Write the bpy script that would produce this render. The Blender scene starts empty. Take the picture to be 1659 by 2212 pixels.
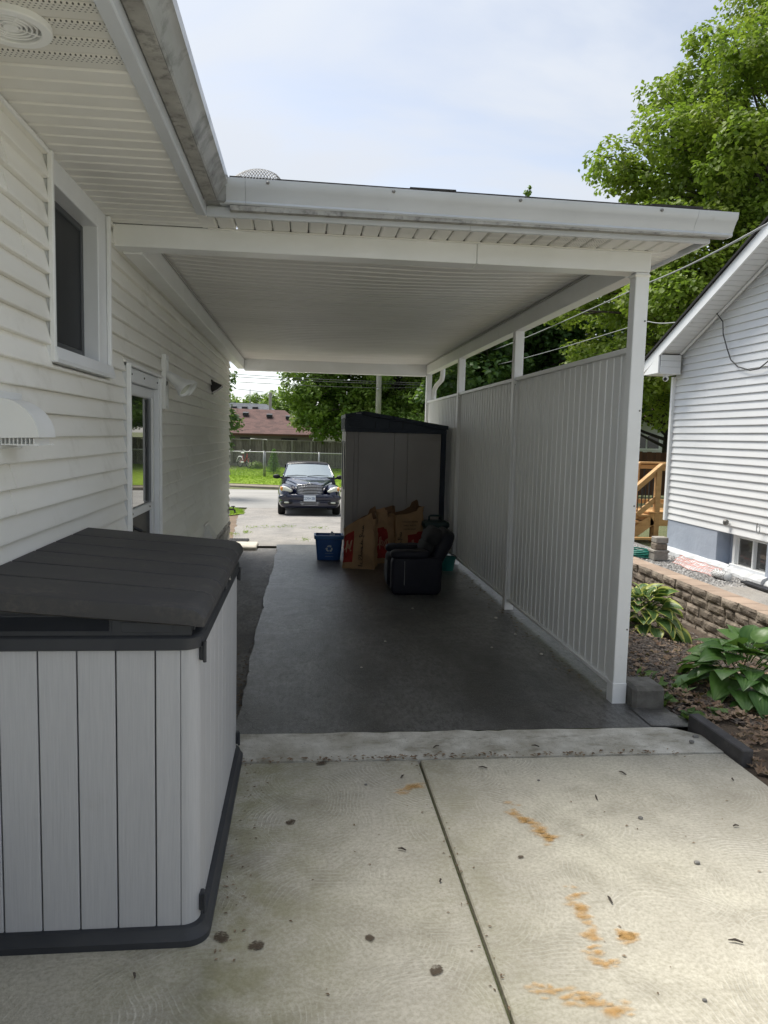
import bpy, math, random
import numpy as np
from mathutils import Matrix, Vector, Euler, noise as mnoise
R = math.radians
sc = bpy.context.scene
COL = sc.collection

# ------------------------------------------------------------------ camera
YAW, PITCH, ROLL, EYE = 0.1083, 0.0992, -0.0250, 1.70
def camera():
    cy, sy = math.cos(YAW), math.sin(YAW)
    f = Vector((sy*math.cos(PITCH), cy*math.cos(PITCH), -math.sin(PITCH)))
    r = Vector((cy, -sy, 0)); d = f.cross(r)
    r2 = math.cos(ROLL)*r + math.sin(ROLL)*d
    d2 = -math.sin(ROLL)*r + math.cos(ROLL)*d
    cd = bpy.data.cameras.new('camera'); co = bpy.data.objects.new('camera', cd); COL.objects.link(co)
    m = Matrix((r2, -d2, -f)).transposed().to_4x4(); m.translation = (0, 0, EYE)
    co.matrix_world = m
    cd.sensor_fit = 'HORIZONTAL'; cd.sensor_width = 36.0; cd.lens = 36.0*1640/1659
    cd.clip_start = 0.05; cd.clip_end = 2000
    sc.camera = co
camera()

# ------------------------------------------------------------------ sky and sun
SUN_EL, SUN_AZ = R(62), R(-40)     # azimuth from +Y, negative = to the left
def world():
    w = bpy.data.worlds.new('World'); sc.world = w; w.use_nodes = True
    nt = w.node_tree; nt.nodes.clear()
    n = lambda t: nt.nodes.new(t)
    out = n('ShaderNodeOutputWorld'); bg = n('ShaderNodeBackground'); bg.inputs['Strength'].default_value = 0.10
    sky = n('ShaderNodeTexSky'); sky.sky_type = 'NISHITA'; sky.sun_disc = False
    sky.sun_elevation = SUN_EL; sky.sun_rotation = SUN_AZ; sky.dust_density = 1.0; sky.air_density = 1.0
    tc = n('ShaderNodeTexCoord'); sep = n('ShaderNodeSeparateXYZ'); nt.links.new(tc.outputs['Generated'], sep.inputs[0])
    mx = n('ShaderNodeMath'); mx.operation = 'MAXIMUM'; mx.inputs[1].default_value = 0.0; nt.links.new(sep.outputs['Z'], mx.inputs[0])
    ad = n('ShaderNodeMath'); ad.operation = 'ADD'; ad.inputs[1].default_value = 0.22; nt.links.new(mx.outputs[0], ad.inputs[0])
    dx = n('ShaderNodeMath'); dx.operation = 'DIVIDE'; nt.links.new(sep.outputs['X'], dx.inputs[0]); nt.links.new(ad.outputs[0], dx.inputs[1])
    dy = n('ShaderNodeMath'); dy.operation = 'DIVIDE'; nt.links.new(sep.outputs['Y'], dy.inputs[0]); nt.links.new(ad.outputs[0], dy.inputs[1])
    cb = n('ShaderNodeCombineXYZ'); nt.links.new(dx.outputs[0], cb.inputs[0]); nt.links.new(dy.outputs[0], cb.inputs[1])
    mp = n('ShaderNodeMapping'); mp.inputs['Scale'].default_value = (1.0, 1.9, 1); mp.inputs['Rotation'].default_value = (0, 0, R(24)); nt.links.new(cb.outputs[0], mp.inputs[0])
    nz = n('ShaderNodeTexNoise'); nz.inputs['Scale'].default_value = 1.15; nz.inputs['Detail'].default_value = 7; nz.inputs['Roughness'].default_value = 0.5; nz.inputs['Distortion'].default_value = 0.5
    nt.links.new(mp.outputs[0], nz.inputs['Vector'])
    rp = n('ShaderNodeValToRGB'); rp.color_ramp.interpolation = 'EASE'
    rp.color_ramp.elements[0].position = 0.40; rp.color_ramp.elements[0].color = (0.06, 0.06, 0.06, 1)
    rp.color_ramp.elements[1].position = 0.66; rp.color_ramp.elements[1].color = (0.92, 0.92, 0.92, 1)
    nt.links.new(nz.outputs['Fac'], rp.inputs[0])
    # standard overcast cloud deck: luminance rises evenly from the horizon to the zenith
    lum = n('ShaderNodeMath'); lum.operation = 'MULTIPLY_ADD'; lum.inputs[1].default_value = OVC[1]; lum.inputs[2].default_value = OVC[0]; nt.links.new(mx.outputs[0], lum.inputs[0])
    cl = n('ShaderNodeVectorMath'); cl.operation = 'SCALE'; cl.inputs[0].default_value = CLOUD[:3]; nt.links.new(lum.outputs[0], cl.inputs['Scale'])
    # thin veil greys the clear sky between the clouds
    bw = n('ShaderNodeRGBToBW'); nt.links.new(sky.outputs[0], bw.inputs[0])
    veil = n('ShaderNodeMix'); veil.data_type = 'RGBA'; veil.inputs[0].default_value = .55; nt.links.new(sky.outputs[0], veil.inputs[6]); nt.links.new(bw.outputs[0], veil.inputs[7])
    vs = n('ShaderNodeVectorMath'); vs.operation = 'SCALE'; vs.inputs['Scale'].default_value = .58; nt.links.new(veil.outputs[2], vs.inputs[0])
    mix = n('ShaderNodeMix'); mix.data_type = 'RGBA'
    nt.links.new(rp.outputs[0], mix.inputs[0]); nt.links.new(vs.outputs[0], mix.inputs[6]); nt.links.new(cl.outputs[0], mix.inputs[7])
    nt.links.new(mix.outputs[2], bg.inputs[0]); nt.links.new(bg.outputs[0], out.inputs[0])
CLOUD = (2.25, 2.38, 2.58, 1); OVC = (.74, .45)
world()
def sun():
    d = bpy.data.lights.new('sun', 'SUN'); d.energy = 1.5; d.angle = R(34); d.color = (1.0, 0.95, 0.86)
    o = bpy.data.objects.new('sun', d); COL.objects.link(o)
    to = Vector((math.sin(SUN_AZ)*math.cos(SUN_EL), math.cos(SUN_AZ)*math.cos(SUN_EL), math.sin(SUN_EL)))
    o.rotation_euler = to.to_track_quat('Z', 'Y').to_euler(); o.location = (0, 0, 30)
sun()
sc.view_settings.view_transform = 'Standard'; sc.view_settings.look = 'None'
sc.view_settings.gamma = 1.0; sc.view_settings.exposure = 1.98
sc.view_settings.use_curve_mapping = False
sc.render.engine = 'CYCLES'; sc.cycles.use_denoising = True
sc.cycles.max_bounces = 8; sc.cycles.diffuse_bounces = 5; sc.cycles.glossy_bounces = 3; sc.cycles.transparent_max_bounces = 12
sc.cycles.sample_clamp_indirect = 6

rng = random.Random(7)
nrg = np.random.default_rng(7)

# ------------------------------------------------------------------ materials
MATS = {}
class NT:
    def __init__(s, name):
        m = bpy.data.materials.new(name); m.use_nodes = True; s.m = m; s.nt = m.node_tree; s.nt.nodes.clear()
        s.out = s.n('ShaderNodeOutputMaterial'); s.b = s.n('ShaderNodeBsdfPrincipled'); s.l(s.b.outputs[0], s.out.inputs[0])
        MATS[name] = m
    def n(s, t, **k):
        x = s.nt.nodes.new(t)
        for a, v in k.items(): setattr(x, a, v)
        return x
    def l(s, a, b): s.nt.links.new(a, b)
    def pos(s, scale=(1, 1, 1), rot=(0, 0, 0)):
        g = s.n('ShaderNodeNewGeometry'); mp = s.n('ShaderNodeMapping')
        mp.inputs['Scale'].default_value = scale; mp.inputs['Rotation'].default_value = rot
        s.l(g.outputs['Position'], mp.inputs[0]); return mp.outputs[0]
    def posoff(s, off):
        g = s.n('ShaderNodeNewGeometry'); v = s.n('ShaderNodeVectorMath'); v.operation = 'ADD'; s.l(g.outputs['Position'], v.inputs[0]); v.inputs[1].default_value = off; return v.outputs[0]
    def noise(s, vec, sc_, det=5, rough=.55, dist=0):
        x = s.n('ShaderNodeTexNoise'); x.inputs['Scale'].default_value = sc_; x.inputs['Detail'].default_value = det
        x.inputs['Roughness'].default_value = rough; x.inputs['Distortion'].default_value = dist
        s.l(vec, x.inputs['Vector']); return x.outputs['Fac']
    def ramp(s, fac, p0, p1, c0=(0, 0, 0), c1=(1, 1, 1), ease=False):
        x = s.n('ShaderNodeValToRGB')
        if ease: x.color_ramp.interpolation = 'EASE'
        e = x.color_ramp.elements; e[0].position = p0; e[1].position = p1
        e[0].color = (*c0, 1); e[1].color = (*c1, 1); s.l(fac, x.inputs[0]); return x.outputs[0]
    def mix(s, fac, a, b, mode='MIX'):
        x = s.n('ShaderNodeMix'); x.data_type = 'RGBA'; x.blend_type = mode
        for i, v in ((0, fac), (6, a), (7, b)):
            if isinstance(v, (int, float)): x.inputs[i].default_value = v
            elif isinstance(v, tuple): x.inputs[i].default_value = (*v, 1)
            else: s.l(v, x.inputs[i])
        return x.outputs[2]
    def math(s, op, a, b=None, c=None, clamp=False):
        x = s.n('ShaderNodeMath'); x.operation = op; x.use_clamp = clamp
        for i, v in enumerate((a, b, c)):
            if v is None: continue
            if isinstance(v, (int, float)): x.inputs[i].default_value = v
            else: s.l(v, x.inputs[i])
        return x.outputs[0]
    def bump(s, h, strength=.3, dist=.01):
        x = s.n('ShaderNodeBump'); x.inputs['Strength'].default_value = strength; x.inputs['Distance'].default_value = dist
        s.l(h, x.inputs['Height']); s.l(x.outputs[0], s.b.inputs['Normal']); return x
    def set(s, **k):
        names = {'rough': 'Roughness', 'spec': 'Specular IOR Level', 'metal': 'Metallic', 'coat': 'Coat Weight', 'alpha': 'Alpha', 'col': 'Base Color', 'crough': 'Coat Roughness', 'trans': 'Transmission Weight', 'ior': 'IOR', 'sheen': 'Sheen Weight'}
        for a, v in k.items():
            i = s.b.inputs[names[a]]
            if isinstance(v, (int, float)): i.default_value = v
            elif isinstance(v, tuple): i.default_value = (*v, 1)
            else: s.l(v, i)
        return s

def surf(name, c, c2=None, nsc=4, rough=.6, spec=.4, metal=0, bump=0, bsc=60, bdist=.004, rnd=0, stretch=(1, 1, 1), dirt=None, coat=0, p=(.35, .65)):
    """colour with noise variation, random tint per piece, fine bump, optional dirt=(colour, scale, threshold, amount)"""
    t = NT(name); pos = t.pos(stretch)
    col = c
    if c2: col = t.ramp(t.noise(pos, nsc, 6), p[0], p[1], c, c2)
    if rnd:
        oi = t.n('ShaderNodeObjectInfo'); hs = t.n('ShaderNodeHueSaturation')
        v = t.math('MULTIPLY_ADD', oi.outputs['Random'], 2*rnd, 1-rnd); t.l(v, hs.inputs['Value'])
        if isinstance(col, tuple): hs.inputs['Color'].default_value = (*col, 1)
        else: t.l(col, hs.inputs['Color'])
        col = hs.outputs[0]
    if dirt:
        dc, ds, th, am = dirt
        f = t.ramp(t.noise(t.pos(), ds, 8, .65), th, th+.22, (0, 0, 0), (am, am, am))
        col = t.mix(f, col, dc)
    t.set(col=col, rough=rough, spec=spec, metal=metal, coat=coat)
    if bump: t.bump(t.noise(pos, bsc, 4), bump, bdist)
    return t.m

surf('siding', (.89, .88, .835), (.84, .825, .765), 2.2, rough=.42, spec=.45, bump=.16, bsc=9, bdist=.004, rnd=.05, stretch=(1, .5, 2.5), dirt=((.46, .44, .37), 3.2, .56, .40))
surf('white_metal', (.86, .87, .87), (.81, .82, .81), 3, rough=.35, spec=.5, rnd=.02, bump=.05, bsc=14, dirt=((.40, .37, .30), 5, .63, .35))
surf('white_trim', (.82, .84, .86), (.76, .78, .80), 3, rough=.4, dirt=((.42, .40, .36), 7, .66, .35))
surf('soffit', (.84, .83, .80), (.78, .77, .72), 1.6, rough=.5, rnd=.025, dirt=((.36, .33, .27), 4, .66, .3))
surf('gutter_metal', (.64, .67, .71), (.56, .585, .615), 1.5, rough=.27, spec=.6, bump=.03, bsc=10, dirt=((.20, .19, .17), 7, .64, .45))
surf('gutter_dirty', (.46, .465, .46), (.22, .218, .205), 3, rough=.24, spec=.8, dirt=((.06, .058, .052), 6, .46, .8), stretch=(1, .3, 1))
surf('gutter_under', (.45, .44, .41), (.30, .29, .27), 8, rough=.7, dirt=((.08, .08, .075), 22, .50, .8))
surf('ceiling', (.80, .79, .76), (.74, .73, .70), 1.5, rough=.5, rnd=.03, dirt=((.22, .20, .17), 6, .70, .35))
surf('screen_metal', (.86, .87, .86), (.81, .82, .81), 2, rough=.45, rnd=.02, stretch=(1, 1, .2), dirt=((.25, .24, .22), 6, .66, .3))
surf('screen_rib', (.90, .90, .89), None, rough=.4)
surf('trim_grey', (.40, .39, .37), (.46, .45, .43), 5, rough=.5)
surf('plastic_grey', (.50, .505, .525), (.455, .462, .485), 240, rough=.55, bump=.5, bsc=110, bdist=.002, stretch=(1, 1, .035), rnd=.04, dirt=((.30, .28, .24), 5, .62, .25))
surf('plastic_char', (.030, .033, .040), (.042, .045, .052), 4, rough=.48, bump=.2, bsc=160, bdist=.001, dirt=((.12, .11, .095), 7, .60, .35))
def lid_mat():
    t = NT('plastic_lid'); p = t.pos()
    base = t.mix(t.noise(p, 4), (.040, .040, .044), (.052, .051, .053))
    f = t.ramp(t.noise(t.pos((1, 2.2, 1)), 3.0, 10, .72), .48, .72)
    f2 = t.ramp(t.noise(p, 46, 5, .7), .42, .62)
    dust = t.math('MULTIPLY', f, f2)
    t.set(col=t.mix(t.math('MULTIPLY', dust, .55), base, (.16, .14, .115)), rough=.58)
    t.bump(t.noise(t.pos((.35, 1, 1)), 120, 4), .35, .0015)
lid_mat()
surf('rubber', (.012, .012, .013), None, rough=.8, bump=.3, bsc=90)
surf('sash_dark', (.055, .06, .066), None, rough=.4)
surf('dark_void', (.010, .010, .011), None, rough=.9)
surf('black_metal', (.015, .015, .017), None, rough=.4)
surf('steel', (.45, .45, .46), (.35, .35, .36), 20, rough=.35, metal=.9)
surf('screw', (.20, .195, .185), None, rough=.5, metal=.6)
surf('wood_new', (.56, .34, .15), (.43, .25, .10), 5, rough=.65, bump=.3, bsc=30, stretch=(1, 1, 3), rnd=.10, dirt=((.22, .13, .06), 9, .6, .4))
surf('wood_old', (.115, .098, .082), (.20, .18, .155), 6, rough=.85, bump=.4, bsc=40, stretch=(4, 4, .5), rnd=.32)
surf('wood_brown', (.12, .055, .026), (.085, .04, .02), 4, rough=.75, stretch=(4, 4, .5), rnd=.22)
surf('wood_rail', (.26, .24, .21), (.20, .185, .165), 5, rough=.85)
surf('stucco', (.41, .46, .54), (.36, .405, .485), 3, rough=.85, bump=.5, bsc=11, bdist=.012, dirt=((.55, .58, .62), 5, .62, .5))
surf('stucco_pale', (.66, .68, .70), (.45, .46, .47), 7, rough=.9, bump=.6, bsc=22, bdist=.012, dirt=((.10, .095, .09), 9, .60, .8))
surf('nb_siding', (.76, .77, .775), (.72, .73, .735), 1.2, rough=.4, rnd=.02, bump=.06, bsc=9)
surf('stone_block', (.27, .225, .18), (.15, .125, .10), 9, rough=.92, bump=.9, bsc=34, bdist=.016, rnd=.2, dirt=((.09, .095, .055), 6, .56, .6))
surf('stone_cap', (.36, .275, .215), (.29, .22, .17), 5, rough=.9, bump=.5, bsc=60, bdist=.005, rnd=.12, dirt=((.18, .15, .12), 9, .58, .6))
surf('stone_cinder', (.33, .31, .28), (.25, .235, .21), 14, rough=.95, bump=.6, bsc=70, bdist=.006, dirt=((.16, .15, .13), 7, .6, .5))
surf('stone_veneer', (.58, .56, .52), (.40, .385, .36), 7, rough=.9, bump=.9, bsc=26, bdist=.015, rnd=.25)
surf('mortar', (.24, .23, .215), None, rough=.95)
surf('footing', (.17, .165, .15), (.105, .10, .09), 12, rough=.95, bump=.8, bsc=90, bdist=.006, dirt=((.05, .055, .04), 8, .55, .6))
surf('edging', (.085, .082, .084), (.06, .058, .06), 10, rough=.85, bump=.5, bsc=110, bdist=.003, dirt=((.20, .185, .16), 14, .6, .6))
surf('mulch', (.040, .031, .026), (.075, .058, .046), 12, rough=.95, rnd=.2)
surf('soil', (.060, .045, .034), (.10, .075, .055), 6, rough=1, bump=.8, bsc=40, bdist=.02)
surf('soil_bare', (.20, .145, .10), (.14, .105, .075), 3, rough=1, bump=.6, bsc=30, bdist=.02)
surf('gravel_base', (.22, .215, .21), (.14, .135, .13), 60, rough=.95, bump=.9, bsc=80, bdist=.02)
surf('mat_black', (.022, .022, .024), (.035, .035, .037), 40, rough=.95, bump=.8, bsc=150)
surf('pale_slab', (.60, .565, .50), (.48, .45, .39), 9, rough=.9, bump=.3, bsc=60)
surf('curb', (.25, .215, .175), (.19, .17, .13), 5, rough=.95)
surf('bin_blue', (.012, .085, .30), (.010, .07, .25), 5, rough=.4, spec=.5)
surf('bin_rim', (.020, .115, .30), None, rough=.4)
surf('print_pale', (.45, .52, .56), None, rough=.6)
surf('paper', (.36, .225, .12), (.30, .185, .095), 4, rough=.8, bump=.5, bsc=11, bdist=.02)
surf('paper_in', (.15, .085, .045), None, rough=.9)
surf('paper_red', (.27, .018, .012), (.21, .014, .010), 6, rough=.75, bump=.4, bsc=11, bdist=.02)
surf('ink', (.010, .009, .009), None, rough=.8)
surf('ink_pale', (.42, .27, .18), None, rough=.8)
surf('leather', (.006, .0065, .012), (.009, .0095, .016), 9, rough=.55, spec=.25, bump=.5, bsc=26, bdist=.01)
surf('suede', (.010, .010, .012), (.017, .0165, .018), 10, rough=.85, bump=.5, bsc=30, bdist=.006)
surf('cart_green', (.010, .030, .030), None, rough=.5)
surf('bucket_teal', (.012, .14, .13), None, rough=.45)
surf('shed_grey', (.31, .295, .29), (.285, .27, .265), 2, rough=.6, bump=.1, bsc=120)
surf('shed_navy', (.012, .020, .036), None, rough=.55)
surf('car_paint', (.006, .009, .030), None, rough=.2, spec=.5, coat=.8)
MATS['car_paint'].node_tree.nodes['Principled BSDF'].inputs['Coat IOR'].default_value = 1.5
surf('soft_top', (.013, .013, .014), None, rough=.9, bump=.4, bsc=200)
surf('chrome', (.78, .79, .80), None, rough=.12, metal=1)
surf('car_black', (.008, .008, .009), None, rough=.5)
surf('tyre', (.013, .013, .013), None, rough=.85)
surf('plate_white', (.66, .72, .78), None, rough=.4)
surf('plate_blue', (.03, .07, .22), None, rough=.5)
surf('lamp_lens', (.70, .72, .62), (.58, .60, .50), 20, rough=.15, spec=.6, coat=.6)
surf('amber', (.72, .30, .06), None, rough=.2, coat=.5)
surf('galv', (.36, .37, .37), (.29, .30, .30), 12, rough=.45, metal=.6)
surf('bike_red', (.45, .02, .03), None, rough=.35)
surf('bike_white', (.75, .75, .74), None, rough=.4)
surf('pole_grey', (.34, .32, .30), (.25, .235, .22), 6, rough=.9, stretch=(4, 4, .4))
surf('cable', (.06, .06, .062), None, rough=.6)
surf('cable_grey', (.30, .31, .32), None, rough=.5)
surf('hose', (.010, .20, .155), (.012, .16, .125), 14, rough=.4, spec=.5)
surf('orange_mesh', (.62, .10, .03), None, rough=.6)
surf('cream_wall', (.60, .58, .46), None, rough=.6)
surf('taupe_wall', (.17, .155, .135), None, rough=.8)
surf('wall_white', (.66, .67, .67), None, rough=.6)
surf('bark', (.060, .048, .040), (.10, .085, .07), 10, rough=.95, bump=.8, bsc=30, bdist=.03, stretch=(1, 1, .3))
surf('bark_dark', (.028, .023, .020), (.045, .038, .032), 10, rough=.95)
surf('pebble', (.30, .29, .27), (.12, .115, .11), 50, rough=.9)
surf('blue_sign', (.01, .16, .55), None, rough=.5)
surf('lens_dark', (.01, .01, .012), None, rough=.1, spec=.6)

def shingles(name, a, b, sx, sy):
    t = NT(name); p = t.pos()
    sp = t.n('ShaderNodeSeparateXYZ'); t.l(p, sp.inputs[0])
    row = t.math('FLOOR', t.math('MULTIPLY', sp.outputs['Z'], 1/sy))
    xs = t.math('MULTIPLY_ADD', row, .37, t.math('MULTIPLY', sp.outputs['X'], 1/sx))
    cell = t.n('ShaderNodeCombineXYZ'); t.l(t.math('FLOOR', xs), cell.inputs[0]); t.l(row, cell.inputs[1])
    wn = t.n('ShaderNodeTexWhiteNoise'); t.l(cell.outputs[0], wn.inputs[0])
    col = t.mix(wn.outputs['Value'], a, b)
    fr = t.math('FRACT', t.math('MULTIPLY', sp.outputs['Z'], 1/sy))
    edge = t.math('LESS_THAN', fr, .18)
    t.set(col=t.mix(t.math('MULTIPLY', edge, .55), col, (.03, .022, .02)), rough=.95)
    t.bump(fr, .5, .03)
shingles('roof_brown', (.15, .085, .075), (.095, .056, .05), .30, .075)
shingles('roof_red', (.20, .085, .072), (.15, .065, .056), .30, .075)
shingles('roof_grey', (.16, .175, .195), (.11, .12, .135), .30, .09)
surf('roof_dark', (.05, .045, .042), (.03, .028, .027), 30, rough=.95)
surf('roof_black', (.012, .012, .013), (.02, .02, .021), 40, rough=.95, bump=.5, bsc=60)

def perforated():
    t = NT('soffit_perforated'); p = t.pos()
    base = t.ramp(t.noise(p, 1.6, 6), .35, .65, (.77, .76, .72), (.70, .685, .63))
    sp = t.n('ShaderNodeSeparateXYZ'); t.l(p, sp.inputs[0])
    s = 1/.0125
    xr = t.math('MULTIPLY', sp.outputs['Y'], s)
    row = t.math('FLOOR', xr)
    yr = t.math('MULTIPLY_ADD', row, .5, t.math('MULTIPLY', sp.outputs['X'], s*.8))
    a = t.math('SUBTRACT', t.math('FRACT', xr), .5); b = t.math('SUBTRACT', t.math('FRACT', yr), .5)
    d = t.math('SQRT', t.math('ADD', t.math('MULTIPLY', a, a), t.math('MULTIPLY', b, b)))
    hole = t.math('LESS_THAN', d, .21)
    # band: only the middle 5 cm of each 10 cm plank is punched
    f = t.math('ABSOLUTE', t.math('SUBTRACT', t.math('FRACT', t.math('MULTIPLY', t.math('ADD', sp.outputs['Y'], .03), 1/.1)), .5))
    band = t.math('LESS_THAN', f, .27)
    t.set(col=t.mix(t.math('MULTIPLY', hole, band), base, (.10, .095, .085)), rough=.5)
perforated()

def concrete():
    t = NT('concrete'); p = t.pos()
    # trowelled fan swirls: rings round scattered centres
    dn = t.n('ShaderNodeTexNoise'); dn.inputs['Scale'].default_value = 1.7; dn.inputs['Detail'].default_value = 2; t.l(p, dn.inputs['Vector'])
    rn = t.noise(p, 7, 3)
    def fans(scale, off, freq):
        dv = t.n('ShaderNodeVectorMath'); dv.operation = 'MULTIPLY_ADD'; t.l(dn.outputs['Color'], dv.inputs[0]); dv.inputs[1].default_value = (.20, .20, 0); t.l(t.posoff(off), dv.inputs[2])
        vo = t.n('ShaderNodeTexVoronoi'); vo.voronoi_dimensions = '2D'; vo.inputs['Scale'].default_value = scale; t.l(dv.outputs[0], vo.inputs['Vector'])
        ph = t.math('MULTIPLY_ADD', vo.outputs['Distance'], freq, t.math('MULTIPLY', rn, 10))
        ring = t.math('MULTIPLY_ADD', t.math('SINE', ph), .5, .5)
        far = t.ramp(vo.outputs['Distance'], .20, .42)
        return t.math('MULTIPLY', t.math('POWER', ring, 4), far)
    brk = t.ramp(t.noise(p, 22, 5, .75), .38, .56)
    a1 = t.ramp(t.noise(p, 2.3, 6, .6), .44, .62); a2 = t.ramp(t.noise(t.posoff((7, 3, 0)), 2.1, 6, .6), .46, .64)
    ring = t.math('MAXIMUM', t.math('MULTIPLY', fans(1.5, (0, 0, 0), 215), a1), t.math('MULTIPLY', fans(1.9, (3.3, 1.7, 0), 170), a2))
    ring2 = t.math('MULTIPLY', ring, brk)
    base = t.ramp(t.noise(p, 1.1, 9, .66), .36, .64, (.43, .405, .34), (.65, .62, .54))
    col = t.mix(t.ramp(t.noise(p, 60, 5, .75), .40, .62, (0, 0, 0), (.6, .6, .6)), base, (.30, .275, .215))
    col = t.mix(t.math('MULTIPLY', ring2, .62), col, (.80, .77, .68))
    sp = t.n('ShaderNodeSeparateXYZ'); t.l(p, sp.inputs[0])
    X, Y = sp.outputs['X'], sp.outputs['Y']
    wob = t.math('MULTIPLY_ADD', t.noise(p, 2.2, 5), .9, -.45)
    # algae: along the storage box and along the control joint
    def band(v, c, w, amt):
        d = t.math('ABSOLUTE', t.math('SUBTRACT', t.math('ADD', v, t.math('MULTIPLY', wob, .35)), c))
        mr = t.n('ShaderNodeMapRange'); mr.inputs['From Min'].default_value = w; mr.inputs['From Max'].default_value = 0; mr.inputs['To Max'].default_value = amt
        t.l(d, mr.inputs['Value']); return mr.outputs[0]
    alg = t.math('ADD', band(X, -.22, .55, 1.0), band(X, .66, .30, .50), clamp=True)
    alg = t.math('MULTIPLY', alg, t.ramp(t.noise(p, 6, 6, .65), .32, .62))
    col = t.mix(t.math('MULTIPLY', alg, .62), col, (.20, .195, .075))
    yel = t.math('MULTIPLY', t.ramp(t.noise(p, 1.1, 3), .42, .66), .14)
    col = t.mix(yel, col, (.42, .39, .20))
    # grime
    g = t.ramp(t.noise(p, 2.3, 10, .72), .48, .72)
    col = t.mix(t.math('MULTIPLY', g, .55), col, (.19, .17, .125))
    t.set(col=col, rough=.88, spec=.3)
    h = t.math('ADD', t.math('MULTIPLY', ring2, .55), t.math('MULTIPLY', t.noise(p, 150, 3), .5))
    t.bump(h, .55, .008)
concrete()
def concrete_old():
    t = NT('concrete_old'); p = t.pos()
    col = t.ramp(t.noise(p, 5, 9, .65), .36, .66, (.40, .375, .31), (.66, .64, .575))
    g = t.ramp(t.noise(t.pos((1, 2, 1)), 4.5, 10, .72), .52, .70)
    col = t.mix(t.math('MULTIPLY', g, .75), col, (.19, .175, .12))
    sp = t.ramp(t.noise(p, 120, 3, .6), .62, .68); col = t.mix(t.math('MULTIPLY', sp, .6), col, (.10, .095, .08))
    t.set(col=col, rough=.92, spec=.3); t.bump(t.noise(p, 46, 8, .7), .7, .010)
concrete_old()
def asphalt(name, lo, hi, rough, grey=.3, worn=(.115, .112, .105)):
    t = NT(name); p = t.pos()
    col = t.ramp(t.noise(p, 3.0, 9, .65), .35, .68, lo, hi)
    w = t.ramp(t.noise(t.pos((1.4, .55, 1)), 1.3, 4, .6), .38, .58)          # broad worn areas
    f = t.ramp(t.noise(t.pos((2.6, 1.0, 1)), 13, 8, .78), .38, .58)           # streaky grain within them
    col = t.mix(t.math('MULTIPLY', t.math('MULTIPLY', w, f), grey), col, worn)
    a = t.ramp(t.noise(p, 110, 3, .65), .52, .64); col = t.mix(t.math('MULTIPLY', a, .6), col, tuple(x*1.4 for x in worn))
    k = t.ramp(t.noise(t.pos((1, 1.6, 1)), 5, 9, .8), .60, .66); col = t.mix(t.math('MULTIPLY', k, .55), col, tuple(x*.5 for x in lo))
    du = t.ramp(t.noise(t.posoff((3, 8, 0)), 2.2, 8, .7), .50, .70); col = t.mix(t.math('MULTIPLY', du, .22), col, (worn[0]*.75, worn[1]*.66, worn[2]*.56))
    wv = t.n('ShaderNodeTexNoise'); wv.inputs['Scale'].default_value = 6; wv.inputs['Detail'].default_value = 4; t.l(p, wv.inputs['Vector'])
    wd = t.n('ShaderNodeVectorMath'); wd.operation = 'MULTIPLY_ADD'; t.l(wv.outputs['Color'], wd.inputs[0]); wd.inputs[1].default_value = (.22, .22, 0); t.l(p, wd.inputs[2])
    ve = t.n('ShaderNodeTexVoronoi'); ve.feature = 'DISTANCE_TO_EDGE'; ve.voronoi_dimensions = '2D'; ve.inputs['Scale'].default_value = 1.1; t.l(wd.outputs[0], ve.inputs['Vector'])
    cr = t.math('MULTIPLY', t.math('LESS_THAN', ve.outputs['Distance'], .0065), t.ramp(t.noise(p, 1.6, 3), .48, .58))
    col = t.mix(t.math('MULTIPLY', cr, .8), col, tuple(x*.35 for x in lo))
    r = t.n('ShaderNodeMapRange'); r.inputs['To Min'].default_value = rough-.16; r.inputs['To Max'].default_value = rough+.20; t.l(t.noise(p, 6, 8, .75), r.inputs['Value'])
    t.set(col=col, rough=r.outputs[0], spec=.75)
    t.bump(t.math('ADD', t.noise(p, 85, 6, .75), t.math('MULTIPLY', t.noise(p, 11, 6, .7), 2.2)), .38, .005)
asphalt('asphalt', (.017, .017, .017), (.036, .0355, .0345), .34, .9, (.15, .148, .142))
asphalt('asphalt_worn', (.026, .025, .024), (.05, .047, .043), .60, .95, (.17, .16, .145))
asphalt('asphalt_old', (.14, .135, .128), (.22, .212, .20), .85, .8, (.30, .28, .255))
surf('street', (.34, .335, .32), (.28, .275, .262), 1.2, rough=.9, bump=.4, bsc=60, stretch=(.4, 1, 1), dirt=((.22, .21, .20), 2.5, .6, .5))
def grass_mat(name, a, b):
    t = NT(name); p = t.pos()
    col = t.ramp(t.noise(p, 1.1, 8, .7), .32, .70, a, b)
    col = t.mix(t.ramp(t.noise(p, 40, 4, .7), .45, .65, (0, 0, 0), (.6, .6, .6)), col, tuple(x*.55 for x in a))
    t.set(col=col, rough=.9, spec=.2); t.bump(t.noise(p, 60, 4, .7), .8, .05)
grass_mat('turf', (.15, .17, .085), (.21, .22, .12))
grass_mat('lawn', (.20, .31, .030), (.33, .46, .06))

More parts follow.
